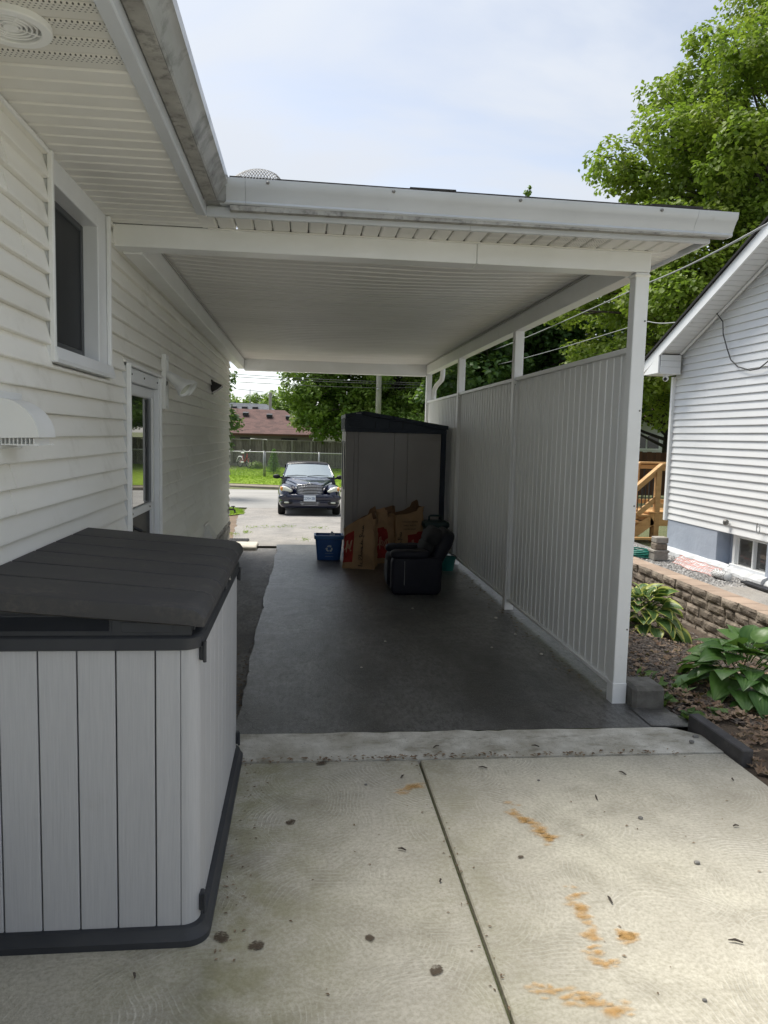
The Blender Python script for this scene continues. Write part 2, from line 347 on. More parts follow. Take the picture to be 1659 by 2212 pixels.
def glass(name, base=(.012, .014, .016), rough=.02, metal=0):
    t = NT(name); t.set(col=base, rough=rough, spec=.5, ior=1.5, coat=.6, crough=.01, metal=metal)
    t.bump(t.noise(t.pos(), 1.7, 2), .03, .01)
glass('glass_dark'); glass('glass_door', (.035, .04, .038)); glass('windshield', (.42, .48, .48), .03, .7); glass('glass_basement', (.06, .062, .06), .06)
def screenmesh():
    t = NT('insect_screen'); t.set(col=(.018, .020, .024), rough=.5, spec=.35)
screenmesh()
def leaf(name, a, b, tr=.35, young=None):
    t = NT(name); g = t.n('ShaderNodeNewGeometry')
    col = t.ramp(g.outputs['Random Per Island'], 0, 1, a, b)
    if young: col = t.mix(t.ramp(t.noise(t.pos(), .9, 3), .45, .7), col, young)
    t.set(col=col, rough=.5, spec=.35)
    tl = t.n('ShaderNodeBsdfTranslucent'); br = t.mix(.5, col, (.22, .36, .03)); t.l(br, tl.inputs[0])
    ms = t.n('ShaderNodeMixShader'); ms.inputs[0].default_value = tr
    t.l(t.b.outputs[0], ms.inputs[1]); t.l(tl.outputs[0], ms.inputs[2]); t.l(ms.outputs[0], t.out.inputs[0])
leaf('leaf_maple', (.12, .19, .024), (.22, .30, .042), .48, (.28, .33, .05))
leaf('leaf_far', (.085, .165, .026), (.18, .28, .05), .44, (.23, .31, .06))
leaf('leaf_dark', (.032, .078, .020), (.07, .135, .034), .34)
leaf('needle', (.075, .19, .04), (.16, .30, .07), .3)
leaf('grass_blade', (.20, .33, .03), (.36, .50, .07), .3)
leaf('weed', (.06, .13, .03), (.12, .21, .045), .3)
leaf('litter', (.115, .062, .036), (.30, .215, .145), .1)
leaf('chips', (.028, .022, .019), (.115, .085, .066), 0)
leaf('stones', (.12, .118, .115), (.46, .45, .44), 0)
def hosta(name, variegated):
    t = NT(name)
    at = t.n('ShaderNodeAttribute'); at.attribute_name = 'edge'
    oi = t.n('ShaderNodeObjectInfo')
    core = t.mix(oi.outputs['Random'], (.05, .135, .028), (.115, .235, .05))
    if variegated: core = t.mix(oi.outputs['Random'], (.05, .12, .03), (.09, .17, .045))
    pv = t.n('ShaderNodeAttribute'); pv.attribute_name = 'vein'
    core = t.mix(t.math('MULTIPLY', pv.outputs['Fac'], .6), core, (.17, .29, .08))
    col = core
    if variegated: col = t.mix(t.ramp(t.math('ADD', at.outputs['Fac'], t.math('MULTIPLY_ADD', t.noise(t.pos(), 22, 4), .5, -.25)), .62, .78), core, (.55, .58, .14))
    t.set(col=col, rough=.38, spec=.45)
    tl = t.n('ShaderNodeBsdfTranslucent'); t.l(t.mix(.5, col, (.16, .28, .03)), tl.inputs[0])
    ms = t.n('ShaderNodeMixShader'); ms.inputs[0].default_value = .22
    t.l(t.b.outputs[0], ms.inputs[1]); t.l(tl.outputs[0], ms.inputs[2]); t.l(ms.outputs[0], t.out.inputs[0])
hosta('hosta_green', False); hosta('hosta_edged', True)
def splat(name, col, th, am, wd=.16):
    t = NT(name); p = t.pos()
    at = t.n('ShaderNodeAttribute'); at.attribute_name = 'fade'
    f = t.math('MULTIPLY', at.outputs['Fac'], t.math('ADD', t.noise(t.pos((1, 2.2, 1)), 34, 6, .7), t.math('MULTIPLY', t.noise(p, 140, 3), .25)))
    a = t.ramp(f, th, th+wd)
    t.set(col=col, rough=.85, alpha=t.math('MULTIPLY', a, am))
splat('spray_orange', (.68, .42, .16), .10, .42, .50)
splat('stain_dark', (.085, .062, .040), .42, .9)
def chainlink():
    t = NT('chainlink'); p = t.pos()
    sp = t.n('ShaderNodeSeparateXYZ'); t.l(p, sp.inputs[0])
    s = 1/.055
    def ln(op):
        v = t.math('MULTIPLY', t.math(op, sp.outputs['X'], sp.outputs['Z']), s)
        return t.math('LESS_THAN', t.math('ABSOLUTE', t.math('SUBTRACT', t.math('FRACT', v), .5)), .045)
    a = t.math('MAXIMUM', ln('ADD'), ln('SUBTRACT'))
    t.set(col=(.30, .31, .30), rough=.5, metal=.4, alpha=a)
chainlink()

# ------------------------------------------------------------------ mesh helpers
class MB:
    def __init__(s): s.v = []; s.f = []; s.mi = []; s.cur = 0
    def add(s, vs, fs, m=None):
        o = len(s.v); s.v += [tuple(p) for p in vs]
        for f in fs: s.f.append(tuple(i+o for i in f)); s.mi.append(s.cur if m is None else m)
        return s
    def box(s, x0, x1, y0, y1, z0, z1, b=0.0, m=None):
        if b <= 0:
            vs = [(x, y, z) for z in (z0, z1) for y in (y0, y1) for x in (x0, x1)]
            return s.add(vs, [(0, 2, 3, 1), (4, 5, 7, 6), (0, 1, 5, 4), (2, 6, 7, 3), (0, 4, 6, 2), (1, 3, 7, 5)], m)
        b = min(b, (x1-x0)*.49, (y1-y0)*.49, (z1-z0)*.49)
        X = (x0, x1); Y = (y0, y1); Zs = (z0, z1); vs = []; idx = {}
        for i in (0, 1):
            for j in (0, 1):
                for k in (0, 1):
                    sx, sy, sz = (1, -1)[i]*b, (1, -1)[j]*b, (1, -1)[k]*b
                    for a, p in (('x', (X[i], Y[j]+sy, Zs[k]+sz)), ('y', (X[i]+sx, Y[j], Zs[k]+sz)), ('z', (X[i]+sx, Y[j]+sy, Zs[k]))):
                        idx[(i, j, k, a)] = len(vs); vs.append(p)
        I = idx; fs = []
        for i in (0, 1): 
            q = [I[(i, 0, 0, 'x')], I[(i, 1, 0, 'x')], I[(i, 1, 1, 'x')], I[(i, 0, 1, 'x')]]; fs.append(q if i else q[::-1])
            q = [I[(0, i, 0, 'y')], I[(1, i, 0, 'y')], I[(1, i, 1, 'y')], I[(0, i, 1, 'y')]]; fs.append(q[::-1] if i else q)
            q = [I[(0, 0, i, 'z')], I[(1, 0, i, 'z')], I[(1, 1, i, 'z')], I[(0, 1, i, 'z')]]; fs.append(q if i else q[::-1])
        for i in (0, 1):
            for j in (0, 1):
                fs.append([I[(i, j, 0, 'x')], I[(i, j, 1, 'x')], I[(i, j, 1, 'y')], I[(i, j, 0, 'y')]][::(1 if i == j else -1)])
                fs.append([I[(i, 0, j, 'x')], I[(i, 0, j, 'z')], I[(i, 1, j, 'z')], I[(i, 1, j, 'x')]][::(1 if i == j else -1)])
                fs.append([I[(0, i, j, 'y')], I[(1, i, j, 'y')], I[(1, i, j, 'z')], I[(0, i, j, 'z')]][::(1 if i == j else -1)])
                for k in (0, 1):
                    t = [I[(i, j, k, 'x')], I[(i, j, k, 'y')], I[(i, j, k, 'z')]]; fs.append(t if (i+j+k) % 2 else t[::-1])
        return s.add(vs, fs, m)
    def prism(s, prof, axis, a0, a1, n=1, fn=None, m=None):
        """extrude a closed profile; axis 'x': profile (y,z), 'y': profile (x,z), 'z': profile (x,y). fn(p)->p deforms."""
        vs = []; k = len(prof)
        for i in range(n+1):
            a = a0+(a1-a0)*i/n
            for (p, q) in prof:
                v = {'x': (a, p, q), 'y': (p, a, q), 'z': (p, q, a)}[axis]
                vs.append(fn(v) if fn else v)
        fs = []
        for i in range(n):
            for j in range(k):
                fs.append((i*k+j, i*k+(j+1) % k, (i+1)*k+(j+1) % k, (i+1)*k+j))
        fs.append(tuple(range(k))[::-1]); fs.append(tuple(n*k+j for j in range(k)))
        return s.add(vs, fs, m)
    def tube(s, pts, r, n=8, cap=True, closed=False, m=None):
        pts = [Vector(p) for p in pts]; k = len(pts); rs = r if isinstance(r, (list, tuple)) else [r]*k
        vs = []; up = None
        for i, p in enumerate(pts):
            if closed: t = (pts[(i+1) % k]-pts[i-1])
            else: t = (pts[min(i+1, k-1)]-pts[max(i-1, 0)])
            t.normalize()
            if up is None: up = Vector((0, 0, 1)) if abs(t.z) < .9 else Vector((1, 0, 0))
            a = t.cross(up)
            if a.length < 1e-5: a = t.cross(Vector((0, 1, 0.3)))
            a.normalize(); b = a.cross(t); up = b
            for j in range(n):
                an = 2*math.pi*j/n; vs.append(p+a*math.cos(an)*rs[i]+b*math.sin(an)*rs[i])
        fs = []
        for i in range(k if closed else k-1):
            i2 = (i+1) % k
            for j in range(n): fs.append((i*n+j, i*n+(j+1) % n, i2*n+(j+1) % n, i2*n+j))
        if cap and not closed: fs.append(tuple(range(n))[::-1]); fs.append(tuple((k-1)*n+j for j in range(n)))
        return s.add(vs, fs, m)
    def lathe(s, prof, c=(0, 0, 0), n=24, mat=None, cap=True, m=None):
        """revolve (r,h) profile about local z; mat: 3x3 rotation"""
        vs = []; k = len(prof)
        for (r, h) in prof:
            for j in range(n):
                a = 2*math.pi*j/n; v = Vector((r*math.cos(a), r*math.sin(a), h))
                if mat: v = mat @ v
                vs.append(v+Vector(c))
        fs = []
        for i in range(k-1):
            for j in range(n): fs.append((i*n+j, i*n+(j+1) % n, (i+1)*n+(j+1) % n, (i+1)*n+j))
        if cap: fs.append(tuple(range(n))[::-1]); fs.append(tuple((k-1)*n+j for j in range(n)))
        return s.add(vs, fs, m)
    def blob(s, c, r, e=(.5, .5), nu=20, nv=12, rot=None, fn=None, m=None):
        """superellipsoid pillow"""
        sg = lambda v, p: math.copysign(abs(v)**p, v)
        vs = []
        for i in range(nv+1):
            ph = -math.pi/2+math.pi*i/nv
            for j in range(nu):
                th = 2*math.pi*j/nu
                v = Vector((r[0]*sg(math.cos(ph), e[0])*sg(math.cos(th), e[1]), r[1]*sg(math.cos(ph), e[0])*sg(math.sin(th), e[1]), r[2]*sg(math.sin(ph), e[0])))
                if fn: v = fn(v)
                if rot: v = rot @ v
                vs.append(v+Vector(c))
        fs = []
        for i in range(nv):
            for j in range(nu): fs.append((i*nu+j, i*nu+(j+1) % nu, (i+1)*nu+(j+1) % nu, (i+1)*nu+j))
        return s.add(vs, fs, m)
    def loft(s, rings, closed=True, cap=True, m=None):
        k = len(rings[0]); vs = [p for r in rings for p in r]; fs = []
        for i in range(len(rings)-1):
            for j in range(k if closed else k-1): fs.append((i*k+j, i*k+(j+1) % k, (i+1)*k+(j+1) % k, (i+1)*k+j))
        if cap: fs.append(tuple(range(k))[::-1]); fs.append(tuple((len(rings)-1)*k+j for j in range(k)))
        return s.add(vs, fs, m)
    def grid(s, fn, nu, nv, m=None):
        vs = [fn(i/nu, j/nv) for j in range(nv+1) for i in range(nu+1)]
        fs = [(j*(nu+1)+i, j*(nu+1)+i+1, (j+1)*(nu+1)+i+1, (j+1)*(nu+1)+i) for j in range(nv) for i in range(nu)]
        return s.add(vs, fs, m)
    def mesh(s, name, mats, smooth=False):
        me = bpy.data.meshes.new(name); me.from_pydata(s.v, [], s.f)
        for mm in (mats if isinstance(mats, (list, tuple)) else [mats]): me.materials.append(MATS[mm])
        if any(s.mi): me.polygons.foreach_set('material_index', s.mi)
        if smooth: me.polygons.foreach_set('use_smooth', [True]*len(s.f))
        me.update(); return me
    def build(s, name, mats, parent=None, smooth=False, local=False, auto=None):
        me = s.mesh(name, mats, smooth)
        if auto is not None:
            me.polygons.foreach_set('use_smooth', [True]*len(s.f)); 
            try: me.set_sharp_from_angle(angle=R(auto))
            except Exception: pass
        return place(name, me, parent, local)

def place(name, me, parent=None, local=False, loc=None, rot=None, scl=None):
    o = bpy.data.objects.new(name, me); COL.objects.link(o)
    if loc is not None: o.location = loc
    if rot is not None: o.rotation_euler = rot
    if scl is not None: o.scale = scl
    if parent is not None:
        o.parent = parent
        if not local: o.matrix_parent_inverse = INV[parent.name]
    INV[o.name] = Matrix.LocRotScale(o.location, o.rotation_euler, o.scale).inverted()
    return o
INV = {}
def thing(name, label, cat, loc=(0, 0, 0), rz=0, group=None, rot=None):
    o = bpy.data.objects.new(name, None); COL.objects.link(o); o.location = loc
    o.rotation_euler = rot if rot else (0, 0, rz); o.empty_display_size = .1
    o['label'] = label; o['category'] = cat
    if group: o['group'] = group
    INV[o.name] = (Matrix.Translation(loc) @ Euler(o.rotation_euler).to_matrix().to_4x4()).inverted()
    return o
def tag(o, label, cat, group=None, kind=None):
    o['label'] = label; o['category'] = cat
    if group: o['group'] = group
    if kind: o['kind'] = kind
    return o
def struct(o, label=None):
    o['kind'] = 'structure'
    if label: o['label'] = label
    return o
def bx(*a, b=0.0): return MB().box(*a, b=b)
def nz3(x, y, z, s=1.0): return mnoise.noise((x*s, y*s, z*s))

def soup(name, verts, faces_n, mat, parent=None, smooth=False, attr=None):
    """fast mesh from numpy: verts (n*k,3) consecutive k-gons"""
    k = faces_n; n = len(verts)//k
    me = bpy.data.meshes.new(name); me.vertices.add(len(verts)); me.vertices.foreach_set('co', verts.astype(np.float32).ravel())
    me.loops.add(n*k); me.loops.foreach_set('vertex_index', np.arange(n*k, dtype=np.int32))
    me.polygons.add(n); me.polygons.foreach_set('loop_start', np.arange(0, n*k, k, dtype=np.int32))
    me.materials.append(MATS[mat]); me.update(calc_edges=True); me.validate()
    return place(name, me, parent)
def leaves(name, P, Nm, size, mat, parent=None, aspect=.6, seed=1, fold=.25, droop=None):
    """each leaf: two triangles folded along the midrib (an island of four corners)"""
    g = np.random.default_rng(seed); n = len(P)
    Nm = Nm/np.linalg.norm(Nm, axis=1, keepdims=True)
    d = g.normal(size=(n, 3))
    if droop is not None: d = d*.7+np.array([0, 0, -droop])
    d -= Nm*np.sum(d*Nm, 1, keepdims=True); d /= np.linalg.norm(d, axis=1, keepdims=True)+1e-9
    s = np.cross(Nm, d); L = size[:, None]
    base = P-d*L*.5; tip = P+d*L*.5
    mid = P-d*L*.05
    a = mid+s*L*aspect*.5+Nm*L*fold*aspect*.5; b = mid-s*L*aspect*.5+Nm*L*fold*aspect*.5
    V = np.empty((n, 4, 3)); V[:, 0] = base; V[:, 1] = a; V[:, 2] = tip; V[:, 3] = b
    idx = np.arange(n)*4
    F = np.stack([idx, idx+1, idx+2, idx, idx+2, idx+3], 1).reshape(-1, 3)
    me = bpy.data.meshes.new(name); me.vertices.add(n*4); me.vertices.foreach_set('co', V.astype(np.float32).ravel())
    me.loops.add(F.size); me.loops.foreach_set('vertex_index', F.astype(np.int32).ravel())
    me.polygons.add(len(F)); me.polygons.foreach_set('loop_start', np.arange(0, F.size, 3, dtype=np.int32))
    me.materials.append(MATS[mat]); me.update(calc_edges=True)
    return place(name, me, parent)

# ------------------------------------------------------------------ ground
def zdrive(y):
    if y <= 10.6: return 0.0
    if y <= 12.0: return -.05*(y-10.6)**2/2.8
    if y <= 23.0: return -.035-.0515*(y-12.0)
    return -.60
def zbed(x):      # garden bed between the carport and the neighbour's wall
    t = min(max((x-2.35)/2.0, 0), 1); return -.02-.33*t*t*(3-2*t)
def zterr(x, y):
    z = zdrive(y)-.03
    if y > 31: z = -.62+min(1, (y-31)/9.0)*.60
    if y > 42: z = -.02-min(1.0, (y-42)/6)*.9
    if 2.3 < x < 4.45 and y < 13: z = zbed(x)-.05
    if x >= 4.45 and y < 26: z = .04-.05
    if x >= 4.45 and 26 <= y < 31: z = .04-.05-(y-26)/5*.6
    return z
def ground():
    m = MB(); xs = [-200, -80, -40, -20, -12, -8, -6, -4, -3, -2, -1, 0, 1, 2.3, 2.31, 2.8, 3.2, 3.6, 4, 4.44, 4.46, 5, 6, 8, 10, 14, 20, 40, 80, 200]
    ys = [-60, -20, -5, 0, 3, 6, 9, 10.6, 11, 12, 13, 14, 16, 18, 20, 22, 23, 24, 26, 28, 30.9, 31.1, 33, 35, 37, 40, 42, 45, 48, 60, 90, 150, 400, 1200]
    k = len(xs)
    m.add([(x, y, zterr(x, y)) for y in ys for x in xs], [(j*k+i, j*k+i+1, (j+1)*k+i+1, (j+1)*k+i) for j in range(len(ys)-1) for i in range(k-1)])
    struct(m.build('ground', 'turf', smooth=True))
ground()
def strip(name, xl, xr, ys, mat, dz=0.0, nx=6):
    """driveway-like sheet that follows the slope; xl, xr functions of y"""
    m = MB(); n = nx
    m.add([(xl(y)+(xr(y)-xl(y))*i/n, y, zdrive(y)+dz) for y in ys for i in range(n+1)],
          [(j*(n+1)+i, j*(n+1)+i+1, (j+1)*(n+1)+i+1, (j+1)*(n+1)+i) for j in range(len(ys)-1) for i in range(n)])
    return m.build(name, mat, smooth=True)
def frange(a, b, n): return [a+(b-a)*i/n for i in range(n+1)]
def surfaces():
    # main carport pavement: raised slab with an uneven left edge (wobbled) and a broken near edge
    def edge_l(y): return -.365+.03*nz3(y*1.7, 1.3, 0)+.012*nz3(y*7, 4, 0)+.005*nz3(y*23, 7, 0)
    m = MB(); ys = frange(4.19, 11.65, 190); n = 8
    rows = []
    for y in ys:
        xl = edge_l(y); xr = 2.34 if y < 4.5 else 2.34
        rows.append([(xl+(xr-xl)*i/n, y+(0.02*nz3(i*1.7, 9, 0) if y == ys[0] else 0), .010) for i in range(n+1)])
    vs = [p for r in rows for p in r]; k = n+1
    fs = [(j*k+i, j*k+i+1, (j+1)*k+i+1, (j+1)*k+i) for j in range(len(ys)-1) for i in range(n)]
    # vertical skirts on the left and near sides
    o = len(vs); vs += [(r[0][0]+.004, r[0][1], -.05) for r in rows]
    fs += [(j*k, (j+1)*k, o+j+1, o+j) for j in range(len(ys)-1)]
    struct(MB().add(vs, fs).build('carport_pavement', 'asphalt'))
    struct(strip('side_pavement', lambda y: -1.25, lambda y: -.30, frange(4.0, 11.64, 20), 'asphalt_worn', -.028, 3))
    # older driveway out to the street
    def dl(y):
        t = min(max((y-12.5)/8, 0), 1); return -1.13+.10*nz3(y*1.4, 3, 0)-(.55*t)
    struct(strip('driveway', dl, lambda y: 2.6+max(0, (y-18))*.06, frange(11.655, 24.2, 44), 'asphalt_old', .004, 10))
    # bare soil wedge beside the driveway
    m = MB(); ys = frange(11.7, 21.5, 24)
    m.add([(p, y, zdrive(y)+h) for y in ys for p, h in ((-3.4, -.012), (-2.2, .0), (dl(y)-.45, .012), (dl(y)+.05, -.006))],
          [(j*4+i, j*4+i+1, (j+1)*4+i+1, (j+1)*4+i) for j in range(len(ys)-1) for i in range(3)])
    struct(m.build('soil_patch', 'soil_bare', smooth=True))
    # street (slightly skewed to the house)
    m = MB(); far = lambda x: 31.2-.55*(x-0)*.55; near = lambda x: 23.6-.2*x*.3
    xs = frange(-60, 60, 40)
    m.add([(x, near(x) if j == 0 else far(x), -.594) for j in (0, 1) for x in xs], [(i, i+1, 41+i+1, 41+i) for i in range(40)])
    struct(m.build('street', 'street'))
    m = MB(); m.add([(x, far(x)+d, z) for d, z in ((-.02, -.60), (0, -.49), (.14, -.48), (1.0, -.47)) for x in xs], [(j*41+i, j*41+i+1, (j+1)*41+i+1, (j+1)*41+i) for j in range(3) for i in range(40)])
    struct(m.build('kerb', 'curb'))
    # far lawn
    m = MB(); m.add([(x, far(x)+.9+d, -.455+h) for d, h in ((0, 0), (1.2, .14), (3.4, .25), (6.5, .38), (10, .46)) for x in xs], [(j*41+i, j*41+i+1, (j+1)*41+i+1, (j+1)*41+i) for j in range(4) for i in range(40)])
    struct(m.build('far_lawn', 'lawn', smooth=True))
    # near front lawn left of the driveway
    m = MB(); m.add([(-14, 17, zdrive(17)+.02), (-2.35, 17, zdrive(17)+.03), (-2.05, 19, zdrive(19)+.03), (-1.55, 20.6, zdrive(20.6)+.02), (-1.75, 22.2, zdrive(22.2)+.02), (-2.1, 23.4, -.57), (-14, 23.4, -.57)], [(0, 1, 2, 3, 4, 5, 6)])
    struct(m.build('front_lawn', 'lawn'))
surfaces()
def far_z(x, y):   # far lawn height at a point
    f = 31.2-.3025*x+.9; d = y-f
    pts = ((0, 0), (1.2, .14), (3.4, .25), (6.5, .38), (10, .46))
    for (a, h), (b, g) in zip(pts, pts[1:]):
        if d <= b: return -.455+h+(g-h)*max(0, d-a)/(b-a)
    return .005

# concrete patio: separate slabs with recessed joints
def patio():
    base = struct(bx(-1.25, 2.36, -6, 4.18, -.12, -.035).build('concrete_patio', 'soil'))
    # light, old concrete strip against the asphalt, ragged far edge
    n = 60
    def ragged(i): x = -1.2+3.62*i/n; return (x, 4.185+.022*nz3(x*5, 2, 0)+.012*nz3(x*17, 5, 0))
    top = [ragged(i) for i in range(n+1)]
    m = MB(); vs = []
    for x, y in top:
        yn = 3.838+.006*nz3(x*9, 8, 0); yy = y-max(0, (x-2.2))*.9
        vs += [(x, yn, -.03), (x, yn+.004, .002), (x, yn+.16, .013), (x, yy-.012, .016), (x, yy, -.03)]
    fs = [(i*5+j, (i+1)*5+j, (i+1)*5+j+1, i*5+j+1) for i in range(n) for j in range(4)]
    place_child(m.add(vs, fs), 'slab', 'concrete_old', base)
    for x0, x1, y0, y1 in ((-1.2, .629, -6, 3.829), (.643, 2.352, -6, 3.829), (2.362, 6.0, -6, 1.9)):  # last slab is unseen, added right of the view to bounce light
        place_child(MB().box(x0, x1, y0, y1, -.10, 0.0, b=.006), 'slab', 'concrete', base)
def place_child(mb, name, mat, base, **k):
    return mb.build(name, mat, base, **k)
patio()

# ------------------------------------------------------------------ the white house on the left
XW = -1.10
WIN = (3.46, 4.44, 1.985, 2.87); DOOR = (4.845, 5.93, -.02, 2.098)
def siding_course(house, x, z0, h, y0, y1, mat='siding', sgn=1, amp=.0016, out=.021, name='siding_board'):
    """one lapped board; sgn +1 faces +X, -1 faces -X"""
    prof = [(-.026, 0), (out-.003, 0), (out, .003), (out-.001, .012), (-.005, h-.001), (-.026, h-.001)]
    if sgn < 0: prof = [(-a, b) for a, b in prof][::-1]
    n = max(1, int((y1-y0)/.35))
    def fn(v): return (v[0]+amp*nz3(v[1]*1.1, z0*7, 3)*sgn, v[1], v[2]+amp*.8*nz3(v[1]*.8, z0*5, 9))
    m = MB().prism([(x+a, z0+b) for a, b in prof], 'y', y0, y1, n, fn)
    return m.build(name, mat, house)
def house():
    h = thing('house', 'white house with lapped siding, deep eave and a side door under the carport', 'house', (-4, 4, 0))
    bx(-9, -1.26, -4, 11.58, -.3, 2.86).build('wall_core', 'wall_white', h)
    # siding boards, cut round the window and the door and at random lap joints
    z = 0.3825; P = .0985; k = 0
    while z < 2.86:
        hh = min(P, 2.872-z); r = random.Random(k*13+5)
        segs = [(-4.0, 11.60)]
        for (a, b, c, d) in ((WIN[0]-.003, WIN[1]+.003, WIN[2], WIN[3]), (DOOR[0], DOOR[1], DOOR[2], DOOR[3])):
            if z+hh > c+.02 and z < d-.02:
                segs = [q for s0, s1 in segs for q in ((s0, min(s1, a)), (max(s0, b), s1)) if q[1]-q[0] > .02]
        for (a, b, c, d) in ((WIN[0]-.003, WIN[1]+.003, WIN[2], WIN[3]), DOOR):
            if z < c-.012 and z+hh > c+.02: siding_course(h, XW, z, c-z-.002, a+.001, b-.001)
            if z+hh > d+.012 and z < d-.02: siding_course(h, XW-.004, d+.016, z+hh-d-.016, a+.001, b-.001)
        if k % 2 == 0: jt = [r.uniform(2.2, 3.4), r.uniform(5.95, 8.2), r.uniform(8.4, 11.2)]
        for s0, s1 in segs:
            pts = [s0]+[c for c in jt if s0+.08 < c < s1-.08]+[s1]
            for q, (a, b) in enumerate(zip(pts, pts[1:])): siding_course(h, XW+.0022*(q % 2), z, hh, a+(.0016 if a != s0 else 0), b)
        z += P; k += 1
    # stone veneer along the foundation: separate stones over mortar
    bx(-1.14, -1.105, -4, 11.60, -.3, .379).build('mortar_bed', 'mortar', h)
    vz = -.04
    for row, hh in enumerate((.13, .10, .12, .075)):
        y = 5.96+row*.07; r = random.Random(row+40)
        while y < 11.58:
            w = min(r.uniform(.16, .38), 11.60-y)
            if w > .05: MB().box(-1.11, -1.075+r.uniform(-.008, .012), y, y+w-.012, vz, vz+hh-.012, b=.012).build('stone', 'stone_veneer', h)
            y += w
        vz += hh
    # window: wide reveal, dark sashes
    w = MB().box(-1.24, -1.09, WIN[0], WIN[0]+.062, WIN[2]+.06, WIN[3]-.002, b=.004).box(-1.24, -1.09, WIN[1]-.17, WIN[1], WIN[2]+.06, WIN[3]-.002, b=.004).box(-1.24, -1.09, WIN[0]+.063, WIN[1]-.171, 2.76, WIN[3]-.002, b=.004).build('window', 'white_trim', h)
    MB().prism([(-1.24, 1.99), (-1.055, 1.985), (-1.05, 2.0), (-1.062, 2.052), (-1.24, 2.075)], 'y', WIN[0]-.012, WIN[1]+.012).build('sill', 'white_trim', w)
    MB().box(-1.085, -1.062, WIN[0]-.014, WIN[0]+.012, 1.99, 2.862, b=.004).build('casing_bead', 'white_metal', w)
    MB().box(-1.088, -1.066, WIN[1]-.014, WIN[1]+.016, 1.99, 2.862, b=.004).build('casing_bead', 'white_metal', w)
    ya, yb = WIN[0]+.064, WIN[1]-.172
    fr = MB()
    fr.box(-1.215, -1.165, ya, ya+.035, 2.077, 2.758, b=.004).box(-1.215, -1.165, yb-.04, yb, 2.077, 2.758, b=.004).box(-1.215, -1.165, ya+.036, yb-.041, 2.077, 2.11, b=.004).box(-1.215, -1.165, ya+.036, yb-.041, 2.725, 2.758, b=.004).box(-1.205, -1.150, ya+.20, ya+.245, 2.111, 2.724, b=.004)
    fr.build('sash', 'sash_dark', w)
    bx(-1.212, -1.207, ya+.036, yb-.041, 2.111, 2.724).build('pane', 'glass_dark', w)
    bx(-1.176, -1.172, ya+.246, yb-.041, 2.112, 2.723).build('insect_screen', 'insect_screen', w)
    # door with storm frame
    y0, y1 = DOOR[0]+.002, DOOR[1]-.002
    d = MB().box(-1.17, -1.075, y0, y0+.05, -.02, 2.094, b=.004).box(-1.17, -1.075, y1-.05, y1, -.02, 2.094, b=.004).box(-1.17, -1.078, y0+.051, y1-.051, 2.005, 2.092, b=.004).build('door', 'white_trim', h)
    bx(-1.078, -1.050, y0-.012, y0+.012, -.02, 2.11, b=.003).build('casing_bead', 'white_metal', d)
    bx(-1.078, -1.050, y0+.013, y1+.010, 2.094, 2.112, b=.003).build('casing_bead', 'white_metal', d)
    bx(-1.078, -1.060, y1-.012, y1+.010, -.02, 2.092, b=.003).build('casing_bead', 'white_metal', d)
    a, b = y0+.06, y1-.06
    MB().box(-1.15, -1.105, a, a+.10, .0, 2.0, b=.006).box(-1.15, -1.105, b-.10, b, .0, 2.0, b=.006).box(-1.149, -1.106, a+.101, b-.101, 1.93, 2.0, b=.006).box(-1.149, -1.106, a+.101, b-.101, 1.12, 1.175, b=.006).box(-1.149, -1.106, a+.101, b-.101, .0, .22, b=.006).build('storm_frame', 'white_trim', d)
    MB().box(-1.11, -1.092, a+.103, a+.135, 1.18, 1.928, b=.003).box(-1.11, -1.092, b-.135, b-.103, 1.18, 1.928, b=.003).build('glazing_bead', 'white_metal', d)
    bx(-1.135, -1.128, a+.10, b-.10, 1.174, 1.931).build('pane', 'glass_door', d)
    bx(-1.135, -1.125, a+.10, b-.10, .219, 1.121).build('kick_panel', 'black_metal', d)
    MB().box(-1.105, -1.06, a+.02, a+.06, .99, 1.10, b=.006).tube([(-1.06, a+.04, 1.08), (-1.02, a+.05, 1.06), (-1.015, a+.13, 1.045)], .011, 8).build('handle', 'black_metal', d)
    for zz, yy in ((1.15, a+.2), (1.15, b-.2), (2.05, y0+.12), (2.05, y0+.5), (2.05, y1-.12), (1.5, y0+.025), (1.17, y0+.025)):
        MB().lathe([(.007, 0), (.007, .004), (.004, .006)], (-1.074 if zz > 1.2 else -1.105, yy, zz), 8, Matrix.Rotation(R(90), 3, 'Y')).build('screw', 'screw', d)
    # soffit planks
    y = -4.0
    j = 0
    while y < 4.57:
        perf = 2.25 < y+.05 < 2.66 or y < 1.0
        prof = [(y+.002, 2.872), (y+.008, 2.866), (y+.090, 2.868), (y+.098, 2.874), (y+.098, 2.884), (y+.002, 2.884)]
        if y > 1.4:
            m = MB().prism(prof, 'x', -1.098, -.575, 3, lambda v: (v[0], v[1], v[2]+.002*nz3(v[0]*2, v[1]*9, 1)))
            m.build('soffit_plank', 'soffit_perforated' if perf else 'soffit', h)
        y += .1
    bx(-1.098, -.58, -4, 1.4, 2.868, 2.884).build('soffit_plank', 'soffit', h)
    bx(-1.096, -1.070, -4, 3.445, 2.845, 2.864, b=.004).build('soffit_channel', 'white_metal', h)
    # eave: fascia and K-style gutter along the house
    MB().prism([(-.578, 2.850), (-.533, 2.846), (-.527, 2.852), (-.527, 3.02), (-.56, 3.02), (-.56, 2.866), (-.578, 2.866)], 'y', -4, 4.262).build('fascia', 'gutter_metal', h)
